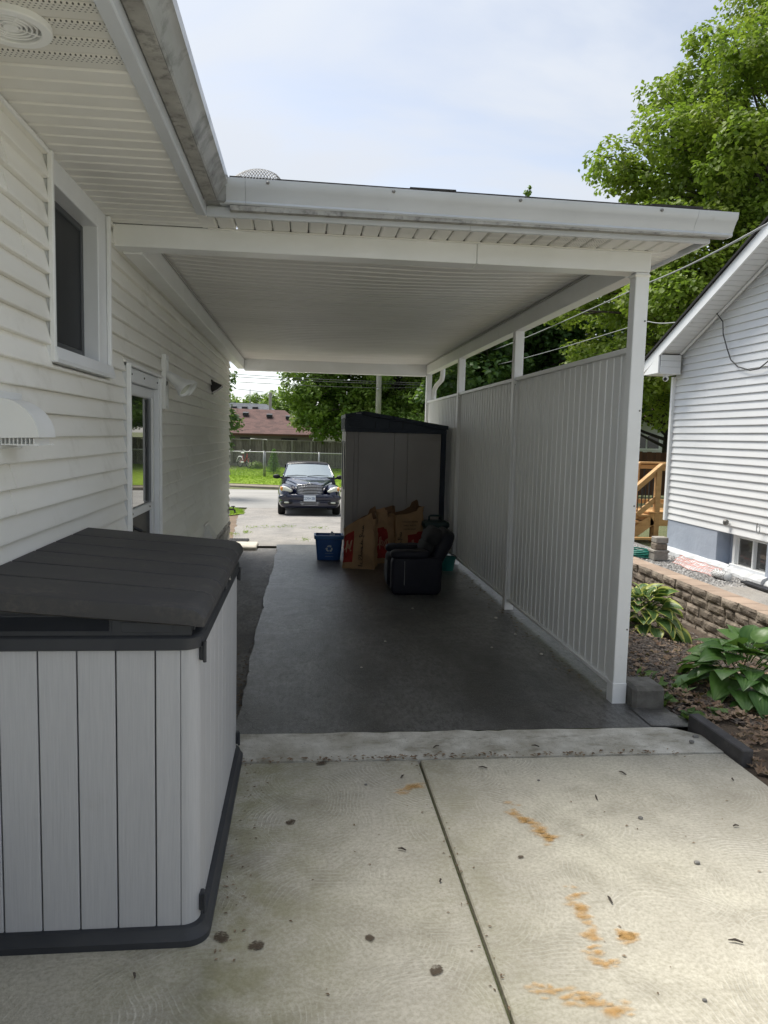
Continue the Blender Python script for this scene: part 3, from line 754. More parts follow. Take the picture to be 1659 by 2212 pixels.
    g = MB().prism([(-.525, 3.012), (-.525, 2.900), (-.462, 2.897), (-.455, 2.905), (-.458, 2.915), (-.440, 2.945), (-.424, 2.972), (-.408, 2.985), (-.404, 3.016), (-.416, 3.018), (-.418, 3.000), (-.50, 3.0)], 'y', -4, 4.155, 24,
                   lambda v: (v[0]+.0025*nz3(v[1]*1.4, 0, v[2]*3), v[1], v[2]+.0025*nz3(v[1]*1.1, 5, 0)))
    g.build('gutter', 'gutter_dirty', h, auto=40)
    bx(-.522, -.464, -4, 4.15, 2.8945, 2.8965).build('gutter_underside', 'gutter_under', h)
    # roof over the house
    MB().prism([(-.47, 3.022), (-4.8, 4.45), (-9.3, 2.98), (-9.3, 2.90), (-4.8, 4.36), (-.53, 2.99)], 'y', -4.2, 11.9).build('roof', 'roof_dark', h)
    return h
house()

def wall_fittings():
    # dryer vent hood
    t = thing('dryer_vent', 'white plastic dryer vent hood on the siding left of the door', 'vent', (-1.08, 2.95, 1.65))
    prof = [(-1.09, 1.66)]+[(-1.09+.135*math.sin(a), 1.66+.135*math.cos(a)*1.0) for a in [R(90)*(i/10) for i in range(11)]]
    MB().prism([(-1.09, 1.66)]+[(-1.09+.145*math.sin(R(9*i)), 1.665+.14*math.cos(R(9*i))) for i in range(11)], 'y', 2.86, 3.05).build('hood', 'white_metal', t, auto=35)
    bx(-1.10, -1.082, 2.80, 3.10, 1.62, 1.83, b=.004).build('back_plate', 'white_metal', t)
    m = MB()
    for i in range(9): m.box(-1.08+.014*i, -1.077+.014*i, 2.87, 3.04, 1.635, 1.662)
    m.box(-1.08, -.95, 2.872, 2.876, 1.635, 1.64).box(-1.08, -.95, 3.034, 3.038, 1.635, 1.64); m.build('grille', 'white_metal', t)
    # round soffit vent
    t = thing('soffit_vent', 'round white exhaust vent grille set in the soffit', 'vent', (-.86, 2.437, 2.86))
    def ring(r0, r1, z0, z1): return [(r0, z1), (r0, z0+.003), (r0+.003, z0), (r1-.003, z0), (r1, z0+.003), (r1, z1)]
    c = (-.86, 2.437, 0)
    m = MB(); m.lathe(ring(.082, .112, 2.848, 2.868), c, 40, cap=False); m.build('rim', 'white_metal', t, auto=40)
    for rr in (.026, .040, .054, .068): MB().lathe(ring(rr, rr+.005, 2.853, 2.866), c, 36, cap=False).build('ring', 'white_metal', t, auto=40)
    m = MB()
    for a in range(4):
        q = R(90*a+35); m.tube([(c[0]+.015*math.cos(q), c[1]+.015*math.sin(q), 2.857), (c[0]+.084*math.cos(q), c[1]+.084*math.sin(q), 2.857)], .0025, 6)
    m.build('spoke', 'white_metal', t)
    MB().lathe([(.0, 2.852), (.020, 2.852), (.022, 2.864)], c, 24).build('hub', 'white_metal', t)
    MB().lathe([(.083, 2.866), (.083, 2.8675)], c, 24).build('duct', 'trim_grey', t)
    # twin flood lamp on a bracket
    t = thing('flood_light', 'white twin flood lamp on a tall bracket right of the side door', 'lamp', (-1.08, 6.17, 1.88))
    MB().box(-1.09, -1.055, 6.06, 6.085, 1.87, 2.29, b=.004).box(-1.09, -1.062, 6.086, 6.235, 2.262, 2.29, b=.004).box(-1.09, -1.062, 6.086, 6.235, 1.87, 1.895, b=.004).box(-1.09, -1.062, 6.21, 6.236, 1.896, 2.261, b=.004).build('bracket', 'white_metal', t)
    MB().lathe([(.045, 0), (.045, .02), (.03, .03)], (-1.09, 6.15, 2.09), 16, Matrix.Rotation(R(90), 3, 'Y')).build('mount', 'black_metal', t)
    for dy, tilt, yw in ((-.055, 128, -24), (.065, 120, -8)):
        rot = Matrix.Rotation(R(yw), 3, 'Z') @ Matrix.Rotation(R(tilt), 3, 'Y')
        c0 = Vector((-1.035, 6.15+dy, 2.13))
        l = MB().lathe([(.018, -.02), (.030, -.01), (.034, .04), (.036, .10), (.056, .15), (.064, .165), (.064, .19), (.058, .19), (.054, .165)], c0, 24, rot, cap=False).lathe([(.0, -.022), (.018, -.02)], c0, 24, rot, cap=False).build('lamp_head', 'white_metal', t, auto=50)
        MB().lathe([(.0, .158), (.03, .160), (.054, .168)], c0, 24, rot, cap=False).build('reflector', 'lamp_lens', l)
        MB().tube([Vector((-1.07, 6.15+dy*.3, 2.09)), c0+Vector((0, 0, -.01))], .012, 8).build('swivel', 'white_metal', t)
    # small black wall lamp
    t = thing('wall_lamp', 'small black wedge shaped wall lamp near the far corner', 'lamp', (-1.08, 9.30, 2.18))
    MB().prism([(-1.09, 2.17), (-1.075, 2.17), (-1.02, 2.20), (-.965, 2.245), (-.972, 2.262), (-1.07, 2.305), (-1.09, 2.305)], 'y', 9.24, 9.42).build('housing', 'black_metal', t)
    bx(-1.095, -1.078, 9.27, 9.39, 2.15, 2.32, b=.003).build('back_plate', 'black_metal', t)
    # low vent cover above the stone
    t = thing('low_vent', 'pale angled vent cover low on the siding above the stone', 'vent', (-1.08, 8.9, .46))
    MB().prism([(-1.09, .47), (-.99, .47), (-.985, .49), (-1.05, .60), (-1.085, .64), (-1.09, .64)], 'y', 8.70, 8.98).build('hood', 'siding', t)
    m = MB()
    for i in range(8): m.box(-1.085, -.99, 8.71+.034*i, 8.717+.034*i, .445, .47)
    m.build('grille', 'screw', t); bx(-1.09, -1.082, 8.66, 9.02, .43, .66).build('back_plate', 'siding', t)
    # hose tap at the corner
    t = thing('hose_tap', 'small outdoor tap at the far corner of the siding', 'tap', (-1.08, 11.45, .5))
    MB().tube([(-1.09, 11.45, .56), (-1.02, 11.45, .56), (-1.0, 11.45, .55), (-.99, 11.45, .51)], .014, 8).build('spout', 'screw', t)
    MB().tube([(-1.02, 11.45, .56), (-1.02, 11.45, .60)], .008, 6).lathe([(.028, 0), (.032, .006), (.028, .012)], (-1.02, 11.45, .60), 10).build('valve', 'black_metal', t)
    bx(-1.09, -1.078, 11.36, 11.44, .46, .64, b=.003).build('wall_plate', 'trim_grey', t)
wall_fittings()

# ------------------------------------------------------------------ carport
POSTS = (4.60, 7.27, 9.94, 12.56)
def sag(x, y):
    b = math.sin(math.pi*min(max((x+.96)/2.96, 0), 1))
    return -.04*b*(0.55+1.0*nz3(x*.5+2, y*.45, 7))-.013*nz3(x*1.1, y*1.7, 3)*b*(1 if y < 8.5 else .5)
def carport():
    t = thing('carport', 'white metal carport roof on square posts attached to the house', 'carport', (.5, 8.5, 0))
    for i, y in enumerate(POSTS):
        base = .0 if i else .0
        p = MB().box(2.022, 2.11, y, y+.088, base, 2.742, b=.004).build('post', 'white_metal', t)
        if i == 0:
            bx(2.019, 2.113, y-.003, y+.091, .0, .145, b=.003).build('post_sleeve', 'white_metal', p)
            bx(2.017, 2.115, y-.004, y+.092, 2.715, 2.732, b=.003).build('post_collar', 'siding', p)
            for zz in (.5, 1.3, 1.9, 2.45): MB().lathe([(.006, 0), (.005, .004)], (2.095, y, zz), 8, Matrix.Rotation(R(90), 3, 'X')).build('screw', 'screw', p)
    # beams (each clad in two lengths with a visible joint)
    for a, b in ((-1.094, 1.02), (1.0225, 2.112)):
        bx(a, b, 4.596, 4.74, 2.744, 2.868, b=.004).build('front_beam', 'white_metal', t)
    for a, b in ((4.745, 7.9), (7.903, 12.70)):
        bx(2.012, 2.118, a, b, 2.738, 2.905, b=.004).build('side_beam', 'white_metal', t)
    for a, b in ((4.745, 6.35), (6.354, 9.6), (9.604, 12.69)):
        bx(-1.07 if a < 11 else -1.07, -.958, a, b, 2.735, 2.905, b=.004).build('wall_beam', 'white_metal', t)
    bx(-.955, 2.010, 12.56, 12.69, 2.705, 2.895, b=.004).build('far_beam', 'white_metal', t)
    # ceiling planks, sagging
    y = 4.745; P = .1315
    while y < 12.55:
        n = 14; vs = []
        for i in range(n+1):
            x = -.957+2.968*i/n
            for dy, dz in ((.002, .013), (.014, 0), (.112, .001), (.128, .013), (.128, .022), (.002, .022)):
                vs.append((x, y+dy, 2.892+dz+sag(x, y+dy)))
        fs = [(i*6+j, i*6+(j+1) % 6, (i+1)*6+(j+1) % 6, (i+1)*6+j) for i in range(n) for j in range(6)]
        MB().add(vs, fs).build('ceiling_plank', 'ceiling', t)
        y += P
    MB().box(1.994, 2.011, 4.745, 12.55, 2.872, 2.884, b=.003).build('ceiling_channel', 'trim_grey', t)
    MB().box(-.957, -.94, 4.745, 12.55, 2.872, 2.884, b=.003).build('ceiling_channel', 'trim_grey', t)
    # front overhang soffit: short planks running front to back
    x = -.60; k = 0
    while x < 2.20:
        prof = [(x+.003, 2.872), (x+.012, 2.866), (x+.092, 2.866), (x+.0995, 2.874), (x+.0995, 2.884), (x+.003, 2.884)]
        MB().prism(prof, 'y', 4.284, 4.59).build('soffit_plank', 'soffit_perforated' if 1.0 < x < 1.75 else 'soffit', t)
        x += .1025; k += 1
    bx(-.56, 2.112, 4.572, 4.594, 2.858, 2.8655, b=.002).build('soffit_channel', 'soffit', t)
    bx(-.62, 2.30, 4.262, 4.595, 2.886, 2.892).build('soffit_backing', 'trim_grey', t)
    # side overhang
    yy = 4.597
    while yy < 12.8:
        MB().prism([(yy+.003, 2.872), (yy+.012, 2.866), (yy+.088, 2.866), (yy+.094, 2.876), (yy+.094, 2.884), (yy+.003, 2.884)], 'x', 2.121, 2.285).build('soffit_plank', 'soffit', t)
        yy += .1025
    MB().box(2.286, 2.304, 4.262, 12.9, 2.845, 3.0, b=.003).build('side_fascia', 'gutter_metal', t)
    # front fascia with its rolled lower edge
    for a, b in ((-.526, .90), (.9025, 2.284)):
        MB().prism([(4.286, 2.846), (4.256, 2.844), (4.249, 2.852), (4.252, 2.893), (4.262, 2.896), (4.262, 3.0), (4.286, 3.0)], 'x', a, b).build('fascia', 'gutter_metal', t)
    # K-style gutter, falling slightly to the right
    prof = [(4.258, 3.004), (4.258, 2.900), (4.205, 2.897), (4.196, 2.904), (4.200, 2.915), (4.186, 2.940), (4.166, 2.968), (4.150, 2.985), (4.146, 3.016), (4.160, 3.018), (4.162, 3.000), (4.25, 3.0)]
    fall = lambda v: (v[0], v[1]+.002*nz3(v[0]*1.6, v[2]*3, 2), v[2]-.009*(v[0]+.4)+.002*nz3(v[0]*1.2, 4, 0))
    for a, b in ((-.452, -.318), (-.3165, 2.165), (2.1665, 2.40)):
        g = MB().prism(prof, 'x', a, b, max(1, int((b-a)*9)), fall).build('gutter', 'gutter_metal', t, auto=40)
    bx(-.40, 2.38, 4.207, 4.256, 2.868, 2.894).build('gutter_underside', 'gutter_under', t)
    for x in (-.20, .46, 1.15, 1.95): MB().lathe([(.009, 0), (.009, .004), (.005, .007)], (x, 4.147, 3.0-.009*(x+.4)), 10, Matrix.Rotation(R(90), 3, 'X')).build('gutter_screw', 'screw', t)
    # inside corner mitre patch
    MB().prism([(-.53, 4.262), (-.45, 4.262), (-.415, 4.16), (-.53, 4.16)], 'z', 2.90, 3.008).build('corner_piece', 'gutter_dirty', t)
    # roof deck
    MB().prism([(4.172, 3.031), (8.5, 3.17), (12.92, 3.03), (12.92, 2.975), (4.30, 2.985), (4.172, 3.022)], 'x', -.40, 2.31, 1, lambda v: (v[0], v[1], v[2]-.009*(v[0]+.4))).build('roof', 'roof_dark', t)
    bx(.55, .80, 4.169, 4.5, 3.016, 3.028).build('loose_shingle', 'roof_dark', t)
    bx(1.9, 2.2, 4.169, 4.5, 3.004, 3.018).build('loose_shingle', 'roof_dark', t)
    # downspout behind the far post
    p0 = [(2.22, 12.2, 2.86), (2.22, 12.2, 2.70), (2.215, 12.25, 2.63), (2.17, 12.48, 2.55), (2.15, 12.56, 2.48), (2.15, 12.57, 2.35), (2.15, 12.57, .25)]
    MB().tube(p0, .04, 10).build('downspout', 'white_metal', t, smooth=True)
carport()
def gutter_guard(x0, w, h, label):
    t = thing('gutter_guard', label, 'mesh', (x0+w/2, 4.2, 3.0)); m = MB()
    def S(u, v):
        hump = h*math.sin(math.pi*min(1, max(0, (u/w)*1.05)))**.6*(1 if u < w*.75 else (1-(u/w-.75)/.25)**.6) if 0 < u < w else 0
        return (x0+u, 4.16+.13*v, 3.004-.009*(x0+u+.4)+hump*math.sin(math.pi*v)**.8)
    st = .016; n = int(w/st)
    for i in range(-8, n):
        for sg in (1, -1):
            pts = []
            for q in range(9):
                u = i*st+(q*st if sg > 0 else (8-q)*st)
                if 0 <= u <= w: pts.append(S(u, q/8))
            if len(pts) > 2: m.tube(pts, .0017, 3, cap=False)
    m.build('mesh_sheet', 'trim_grey', t)
gutter_guard(-.40, .32, .088, 'humped diamond mesh gutter guard at the inside corner of the gutters')
gutter_guard(.60, .30, .030, 'flat strip of mesh gutter guard midway along the front gutter')

def privacy_screen():
    t = thing('privacy_screen', 'ribbed off white metal privacy screen between the carport posts', 'screen', (2.06, 8.5, .1))
    slat = {}
    for k in range(3):
        y0, y1 = POSTS[k]+.09, POSTS[k+1]-.002
        z0, z1 = .10, 2.30
        f = MB().box(2.036, 2.096, y0, y1, z1-.035, z1, b=.004).box(2.040, 2.092, y0, y1, z0, z0+.028, b=.004).box(2.036, 2.094, y0, y0+.030, z0+.029, z1-.036, b=.004).box(2.036, 2.094, y1-.030, y1, z0+.029, z1-.036, b=.004)
        panel = f.build('screen_frame', 'white_metal', t)
        n = 21; w = (y1-y0-.062)/n
        if k not in slat:
            prof = [(2.060, .001), (2.060, w-.013), (2.0545, w-.011), (2.053, w-.007), (2.0545, w-.003), (2.060, w-.001), (2.078, w-.001), (2.078, .001)]
            m = MB().prism(prof, 'z', z0+.029, z1-.036, 4, None)
            for fi in range(len(m.f)):
                c = sum(m.v[q][0] for q in m.f[fi])/len(m.f[fi])
                if c < 2.0565 : m.mi[fi] = 1
            slat[k] = m.mesh('slat', ['screen_metal', 'screen_rib'])
        for i in range(n):
            o = place('slat', slat[k], panel, loc=(.0016*nz3(i*3.1, k, 2), y0+.031+w*i, 0))
        for zz, yy in ((z1-.07, y1-.015), (z1-.07, y0+.015), (z0+.06, y0+.015)):
            MB().lathe([(.007, 0), (.005, .004)], (2.036, yy, zz), 8, Matrix.Rotation(R(-90), 3, 'Y')).build('screw', 'screw', panel)
privacy_screen()

# ------------------------------------------------------------------ storage box in the foreground
def storage_box():
    t = thing('storage_box', 'grey plank plastic storage box with sloping charcoal lid against the house', 'storage box', (-.7, 3.2, 0))
    X0, X1, Y0, Y1 = -1.055, -.325, 2.44, 3.94
    def rr(x0, x1, y0, y1, r, n=6):
        pts = []
        for cx, cy, a0 in ((x1-r, y0+r, -90), (x1-r, y1-r, 0), (x0+r, y1-r, 90), (x0+r, y0+r, 180)):
            for i in range(n+1):
                a = R(a0+90*i/n); pts.append((cx+r*math.cos(a), cy+r*math.sin(a)))
        return pts
    def slab(rings, mat, name, par=t, auto=40):
        m = MB(); m.loft([[(x, y, z) for x, y in p] for p, z in rings]); return m.build(name, mat, par, auto=auto)
    # base tray
    slab([(rr(X0-.02, X1+.035, Y0-.03, Y1+.03, .075), .0), (rr(X0-.02, X1+.035, Y0-.03, Y1+.03, .075), .022), (rr(X0-.012, X1+.026, Y0-.022, Y1+.022, .07), .030), (rr(X0-.012, X1+.018, Y0-.014, Y1+.014, .065), .055), (rr(X0, X1+.006, Y0-.004, Y1+.004, .06), .06)], 'plastic_char', 'base')
    slab([(rr(X0+.01, X1-.028, Y0+.012, Y1-.012, .045), .05), (rr(X0+.01, X1-.028, Y0+.012, Y1-.012, .045), 1.03)], 'plastic_char', 'inner_shell')
    # side planks (near side faces the camera), separated by dark grooves
    xs = [X1-.055, -.462, -.585, -.705, -.825, -.945, X0]
    for y, s in ((Y0, 1), (Y1, -1)):
        for a, b in zip(xs[1:], xs):
            yy = (y, y+.014) if s > 0 else (y-.014, y)
            MB().box(a+.0025, b-.0025, yy[0], yy[1], .056, 1.006, b=.0025).build('side_plank', 'plastic_grey', t)
        # rounded corner plank
        cy = y+s*.055; ring = []
        arc = [(X1-.055+.055*math.sin(R(90*i/8)), cy-s*.055*math.cos(R(90*i/8))) for i in range(9)]
        inn = [(X1-.055+.042*math.sin(R(90*i/8)), cy-s*.042*math.cos(R(90*i/8))) for i in range(9)]
        MB().prism(arc+inn[::-1], 'z', .056, 1.006).build('corner_plank', 'plastic_grey', t, auto=40)
    # two doors on the long side, five planks each
    ym = (Y0+Y1)/2
    for a, b in ((Y0+.062, ym-.004), (ym+.004, Y1-.062)):
        d = MB().box(X1-.026, X1-.012, a, b, .062, 1.0).build('door', 'plastic_char', t)
        n = 5; w = (b-a)/n
        for i in range(n): MB().box(X1-.0115, X1-.001, a+w*i+.0022, a+w*(i+1)-.0022, .064, .998, b=.0025).build('door_plank', 'plastic_grey', d)
    for y in (Y0+.05, Y1-.05):
        for z in (.085, .955):
            MB().box(X1-.002, X1+.014, y-.018, y+.018, z, z+.062, b=.004).tube([(X1+.016, y-.02, z-.004), (X1+.016, y-.02, z+.066)], .006, 8).build('hinge', 'plastic_char', t)
    # collar round the top
    slab([(rr(X0-.004, X1+.004, Y0-.006, Y1+.006, .06), 1.0), (rr(X0-.004, X1+.012, Y0-.014, Y1+.014, .065), 1.004), (rr(X0-.004, X1+.012, Y0-.014, Y1+.014, .065), 1.040), (rr(X0-.004, X1+.004, Y0-.006, Y1+.006, .06), 1.048), (rr(X0-.004, X1-.012, Y0+.012, Y1-.012, .03), 1.051)], 'plastic_char', 'collar')
    # gable ends under the sloping lid, with recessed louvres
    lidz = lambda x: 1.100+(X1-x)*.083
    for y, s in ((Y0-.006, 1), (Y1+.006, -1)):
        ya, yb = sorted((y, y+s*.03))
        g = MB().prism([(X0+.01, 1.05), (X1-.022, 1.05), (X1-.022, lidz(X1-.022)-.012), (X0+.01, lidz(X0)-.012)], 'y', ya, yb).build('gable', 'plastic_char', t)
        if s > 0:
            MB().box(-.955, -.600, ya-.004, ya, 1.062, 1.066).box(-.955, -.600, ya-.004, ya, 1.112, 1.116).box(-.960, -.955, ya-.004, ya, 1.062, 1.116).box(-.600, -.595, ya-.004, ya, 1.062, 1.116).build('louvre_frame', 'plastic_char', g)
            for i in range(5): MB().prism([(ya-.010, 1.0665+.009*i), (ya-.0005, 1.0735+.009*i), (ya-.0005, 1.0665+.009*i)], 'x', -.953, -.602).build('louvre', 'plastic_char', g)
            MB().box(-.565, -.405, ya-.003, ya-.0005, 1.060, 1.092, b=.001).build('gable_panel', 'plastic_char', g)
    # sloping front rail under the lid
    bx(X1-.030, X1-.018, Y0+.045, Y1-.045, 1.0515, 1.098, b=.003).build('front_rail', 'plastic_char', t)
    # lid
    LY0, LY1, LX1 = Y0-.024, Y1+.024, X1+.022
    def lidpt(x, y, dz): return (x, y, lidz(x)+dz)
    rim = []
    for off, dz in ((.012, -.022), (0, -.014), (0, .008), (.010, .016), (.030, .020)):
        rim.append([lidpt(x, y, dz) for x, y in rr(X0-.03+off*.3, LX1-off, LY0+off, LY1-off, .06)])
    lid = MB().loft(rim).build('lid', 'plastic_lid', t, auto=50)
    n = 6; w = (LY1-LY0-.03)/n
    for i in range(n):
        a = LY0+.015+w*i; b = a+w-.014
        # plank with a rolled front nose
        vs = []
        prof = [(X0-.02, .030, 0), (X0-.02, .042, .0), (LX1-.075, .042, 0), (LX1-.035, .039, 0), (LX1-.012, .030, 0), (LX1+.002, .010, 0), (LX1+.002, -.012, 0)]
        cols = [a, a+.0005, a+.004, b-.004, b-.0005, b]; es = [-.010, -.0025, 0, 0, -.0025, -.010]
        if i == 0: cols = [LY0-.004, LY0-.005, LY0-.002, LY0+.010]+cols[3:]; es = [-.056, -.014, -.004, 0]+es[3:]
        if i == n-1: cols = cols[:3]+[LY1-.010, LY1+.002, LY1+.005, LY1+.004]; es = es[:3]+[0, -.004, -.014, -.056]
        for j, y in enumerate(cols):
            e = es[j]
            for (x, dz, _) in prof: vs.append((x+(max(e, -.010) if x > LX1-.03 else 0), y, lidz(x)+max(dz+e, -.016)+(.001*nz3(x*6, y*6, 2))))
        k = len(prof); fs = [(j*k+q, (j+1)*k+q, (j+1)*k+q+1, j*k+q+1) for j in range(len(cols)-1) for q in range(k-1)]
        MB().add(vs, fs).build('lid_plank', 'plastic_lid', lid, auto=28)
    MB().box(X1-.004, X1+.020, ym-.025, ym+.025, 1.045, 1.075, b=.005).build('latch', 'plastic_char', t)
    MB().tube([(X1+.016, ym+.06, 1.085), (X1+.022, ym+.07, 1.075), (X1+.020, ym+.085, 1.083), (X1+.012, ym+.075, 1.092)], .005, 6, closed=True).build('latch_ring', 'steel', t)
storage_box()

# ------------------------------------------------------------------ plastic shed
def shed():
    t = thing('garden_shed', 'grey plastic lean-to shed with dark navy roof inside the carport', 'shed', (1.25, 10.95, 0))
    x0, x1, y0, y1 = .592, 1.905, 10.42, 11.50
    MB().box(x0+.012, x1, y0+.02, y1, .03, 1.765).build('body', 'shed_grey', t)
    bx(x0-.01, x1+.07, y0, y1+.02, .0, .05, b=.01).build('floor_tray', 'shed_navy', t)
    # wall panels on the face turned to the camera
    for a, b, d in ((x0+.006, x0+.105, .004), (x0+.108, x0+.168, .010), (x0+.171, x0+.66, .004), (x0+.663, x0+.845, .002), (x0+.848, x1-.004, .006)):
        MB().box(a, b, y0+d, y0+.0195, .055, 1.762 if b < x0+.2 or a < 1.4 else 1.762, b=.003).build('wall_panel', 'shed_grey', t)
    bx(x0+.006, x0+.105, y0-.004, y0+.0035, .055, 1.66, b=.003).build('wall_panel', 'shed_grey', t)
    bx(x0+.85, x1-.004, y0-.003, y0+.0055, .30, 1.655, b=.004).build('wall_panel', 'shed_grey', t)
    # navy corner post at the right
    bx(x1+.002, x1+.072, y0-.006, y0+.06, .05, 1.77, b=.008).build('corner_post', 'shed_navy', t)
    # doors on the side turned to the house
    for a, b in ((y0+.06, y0+.55), (y0+.555, y1-.05)):
        d = bx(x0-.006, x0+.0115, a, b, .06, 1.755, b=.004).build('door', 'shed_grey', t)
        MB().box(x0-.018, x0-.0065, a+.12, a+.16, .95, 1.62, b=.004).build('door_recess', 'shed_navy', d)
    # roof: fascia polygon and stepped roof tiles sloping to the right
    top = lambda x: 2.035-(x-.80)*.150 if x > .80 else 1.985+(x-.575)*.22
    prof = [(.578, 1.766), (1.972, 1.748), (1.972, top(1.972)-.045), (.80, top(.80)-.05), (.578, 1.935)]
    MB().prism(prof, 'y', y0-.012, y1+.03).build('roof_fascia', 'shed_navy', t)
    bx(.572, 1.978, y0-.018, y0-.0125, 1.752, 1.80, b=.002).build('fascia_trim', 'shed_navy', t)
    edges = [.57, .815, 1.02, 1.23, 1.43, 1.63, 1.83, 1.985]
    for a, b in zip(edges, edges[1:]):
        za, zb = top(a+.002), top(b)
        MB().prism([(a, za-.045), (b+.012, zb-.045), (b+.012, zb+.006), (a, za+.006)], 'y', y0-.03, y1+.04).build('roof_tile', 'shed_navy', t)
    for i in range(4): bx(.63, .80, y0-.017, y0-.0125, 1.82+.028*i, 1.832+.028*i, b=.002).build('louvre', 'shed_navy', t)
    for i in range(7): bx(.566, .5775, y0+.02+.15*i, y0+.09+.15*i, 1.79, 1.93, b=.004).build('vent_bar', 'shed_navy', t)
    for xx in (.98, 1.17, 1.36): bx(xx, xx+.006, y0-.0165, y0-.0125, 1.802, 1.90).build('seam', 'dark_void', t)
    bx(.715, .785, y0-.036, y0-.031, 2.0, 2.008).build('badge', 'trim_grey', t)
shed()

# ------------------------------------------------------------------ text and strokes
def text_mesh(s, size, extrude=.0006, shear=0):
    c = bpy.data.curves.new('lettering', 'FONT'); c.body = s; c.size = size; c.extrude = extrude; c.shear = shear
    c.align_x = 'CENTER'; c.align_y = 'CENTER'
    return c
def lettering(name, s, size, mat, parent, mw, local=False, shear=0):
    c = text_mesh(s, size, shear=shear); c.materials.append(MATS[mat])
    tmp = bpy.data.objects.new('tmp', c); COL.objects.link(tmp)
    bpy.context.view_layer.update()
    me = bpy.data.meshes.new_from_object(tmp.evaluated_get(bpy.context.evaluated_depsgraph_get()))
    bpy.data.objects.remove(tmp); bpy.data.curves.remove(c)
    me.name = 'lettering'
    me.materials.clear(); me.materials.append(MATS[mat])
    o = place(name, me, parent, local)
    o.matrix_basis = mw
    return o

def recycling_bin():
    t = thing('recycling_bin', 'open blue plastic recycling box with a white arrows symbol', 'bin', (.37, 10.3, 0))
    def ring(w, d, z, r=.03):
        pts = []
        for cx, cy, a0 in ((w-r, -d+r, -90), (w-r, d-r, 0), (-w+r, d-r, 90), (-w+r, -d+r, 180)):
            for i in range(5): a = R(a0+22.5*i); pts.append((.37+cx+r*math.cos(a), 10.32+cy+r*math.sin(a), z))
        return pts
    MB().loft([ring(.155, .115, .012), ring(.158, .118, .03), ring(.183, .142, .30), ring(.183, .142, .345), ring(.174, .133, .345), ring(.150, .11, .04)], cap=True).build('body', 'bin_blue', t, auto=40)
    MB().loft([ring(.184, .143, .295), ring(.199, .158, .300), ring(.199, .158, .348), ring(.180, .139, .352), ring(.176, .135, .346)], cap=False).build('rim', 'bin_rim', t, auto=40)
    fy = lambda z: 10.32-.118-(z-.03)*.0889-.0025
    # three bent arrows
    cx, cz = .375, .172; m = MB()
    for k in range(3):
        a0 = R(90-120*k); pts = []
        def P(r, a, off=0): return (cx+r*math.cos(a)+off, fy(cz+r*math.sin(a)), cz+r*math.sin(a))
        ro, ri = .047, .026; seg = [a0+R(48)-R(72)*i/4 for i in range(5)]
        vs = [P(ro*(.86+.14*abs(math.cos(1.5*(a-a0)))), a) for a in seg]+[P(ri*(.9+.1*abs(math.cos(1.5*(a-a0)))), a) for a in seg]
        m.add(vs, [(i, i+1, 6+i, 5+i) for i in range(4)])
        e = seg[-1]; m.add([P(ro+.012, e), P((ro+ri)/2, e-R(30)), P(ri-.011, e)], [(0, 1, 2)])
    m.build('recycling_symbol', 'print_pale', t)
    for z, w in ((.105, .052), (.062, .054)): MB().add([(cx-w, fy(z), z), (cx+w, fy(z), z), (cx+w, fy(z+.003), z+.003), (cx-w, fy(z+.003), z+.003)], [(0, 1, 2, 3)]).build('print_line', 'print_pale', t)
    c = thing('carton', 'pale folded carton sticking up out of the blue recycling box', 'carton', (.42, 10.33, .2))
    MB().prism([(.36, .28), (.41, .395), (.455, .35), (.47, .22), (.38, .2)], 'y', 10.33, 10.35).build('carton_sheet', 'print_pale', c)
    b = thing('black_tray', 'stack of dark plastic trays inside the blue recycling box', 'tray', (.33, 10.33, .06))
    for i in range(3): MB().box(.27, .41, 10.24, 10.40, .22+.035*i, .24+.035*i, b=.008).build('tray', 'black_metal', b)
recycling_bin()

# cursive strokes: simple letter polylines on a unit grid, joined left to right
GL = {'l': [(0, 0), (.25, .5), (.3, 1.0), (.15, 1.05), (.12, .4), (.25, 0), (.42, .1)],
      'e': [(0, .1), (.22, .25), (.3, .42), (.18, .5), (.06, .3), (.12, .02), (.32, 0), (.45, .12)],
      'C': [(.62, .85), (.45, 1.08), (.2, .95), (.05, .5), (.15, .08), (.42, 0), (.7, .2)],
      'h': [(0, .05), (.25, .6), (.28, 1.05), (.14, 1.0), (.1, 0), (.2, .4), (.33, .48), (.4, .3), (.4, .03), (.55, .08)],
      'o': [(.0, .2), (.2, .48), (.05, .3), (.12, .02), (.3, .05), (.34, .35), (.2, .48), (.48, .42)],
      'i': [(0, .1), (.14, .45), (.12, .08), (.22, 0), (.36, .12)],
      'x': [(0, .4), (.12, .45), (.28, .02), (.42, .1), (.3, .28), (.4, .48), (.1, .02), (.2, .24), (.5, .15)],
      'd': [(.0, .2), (.28, .42), (.12, .48), (.03, .2), (.15, .0), (.3, .2), (.4, 1.0), (.38, .1), (.55, .08)],
      'u': [(0, .3), (.08, .46), (.08, .1), (.2, 0), (.34, .2), (.36, .46), (.36, .06), (.52, .1)],
      'P': [(.2, -.25), (.18, .5), (.25, 1.0), (.05, .8), (.3, 1.12), (.62, .95), (.55, .6), (.25, .5), (.45, .25), (.62, .12)],
      'r': [(0, .1), (.12, .5), (.2, .4), (.3, .42), (.26, .08), (.42, .08)],
      's': [(0, .08), (.18, .46), (.28, .18), (.16, 0), (.02, .08), (.4, .08)], ' ': [(0, .06), (.3, .06)]}
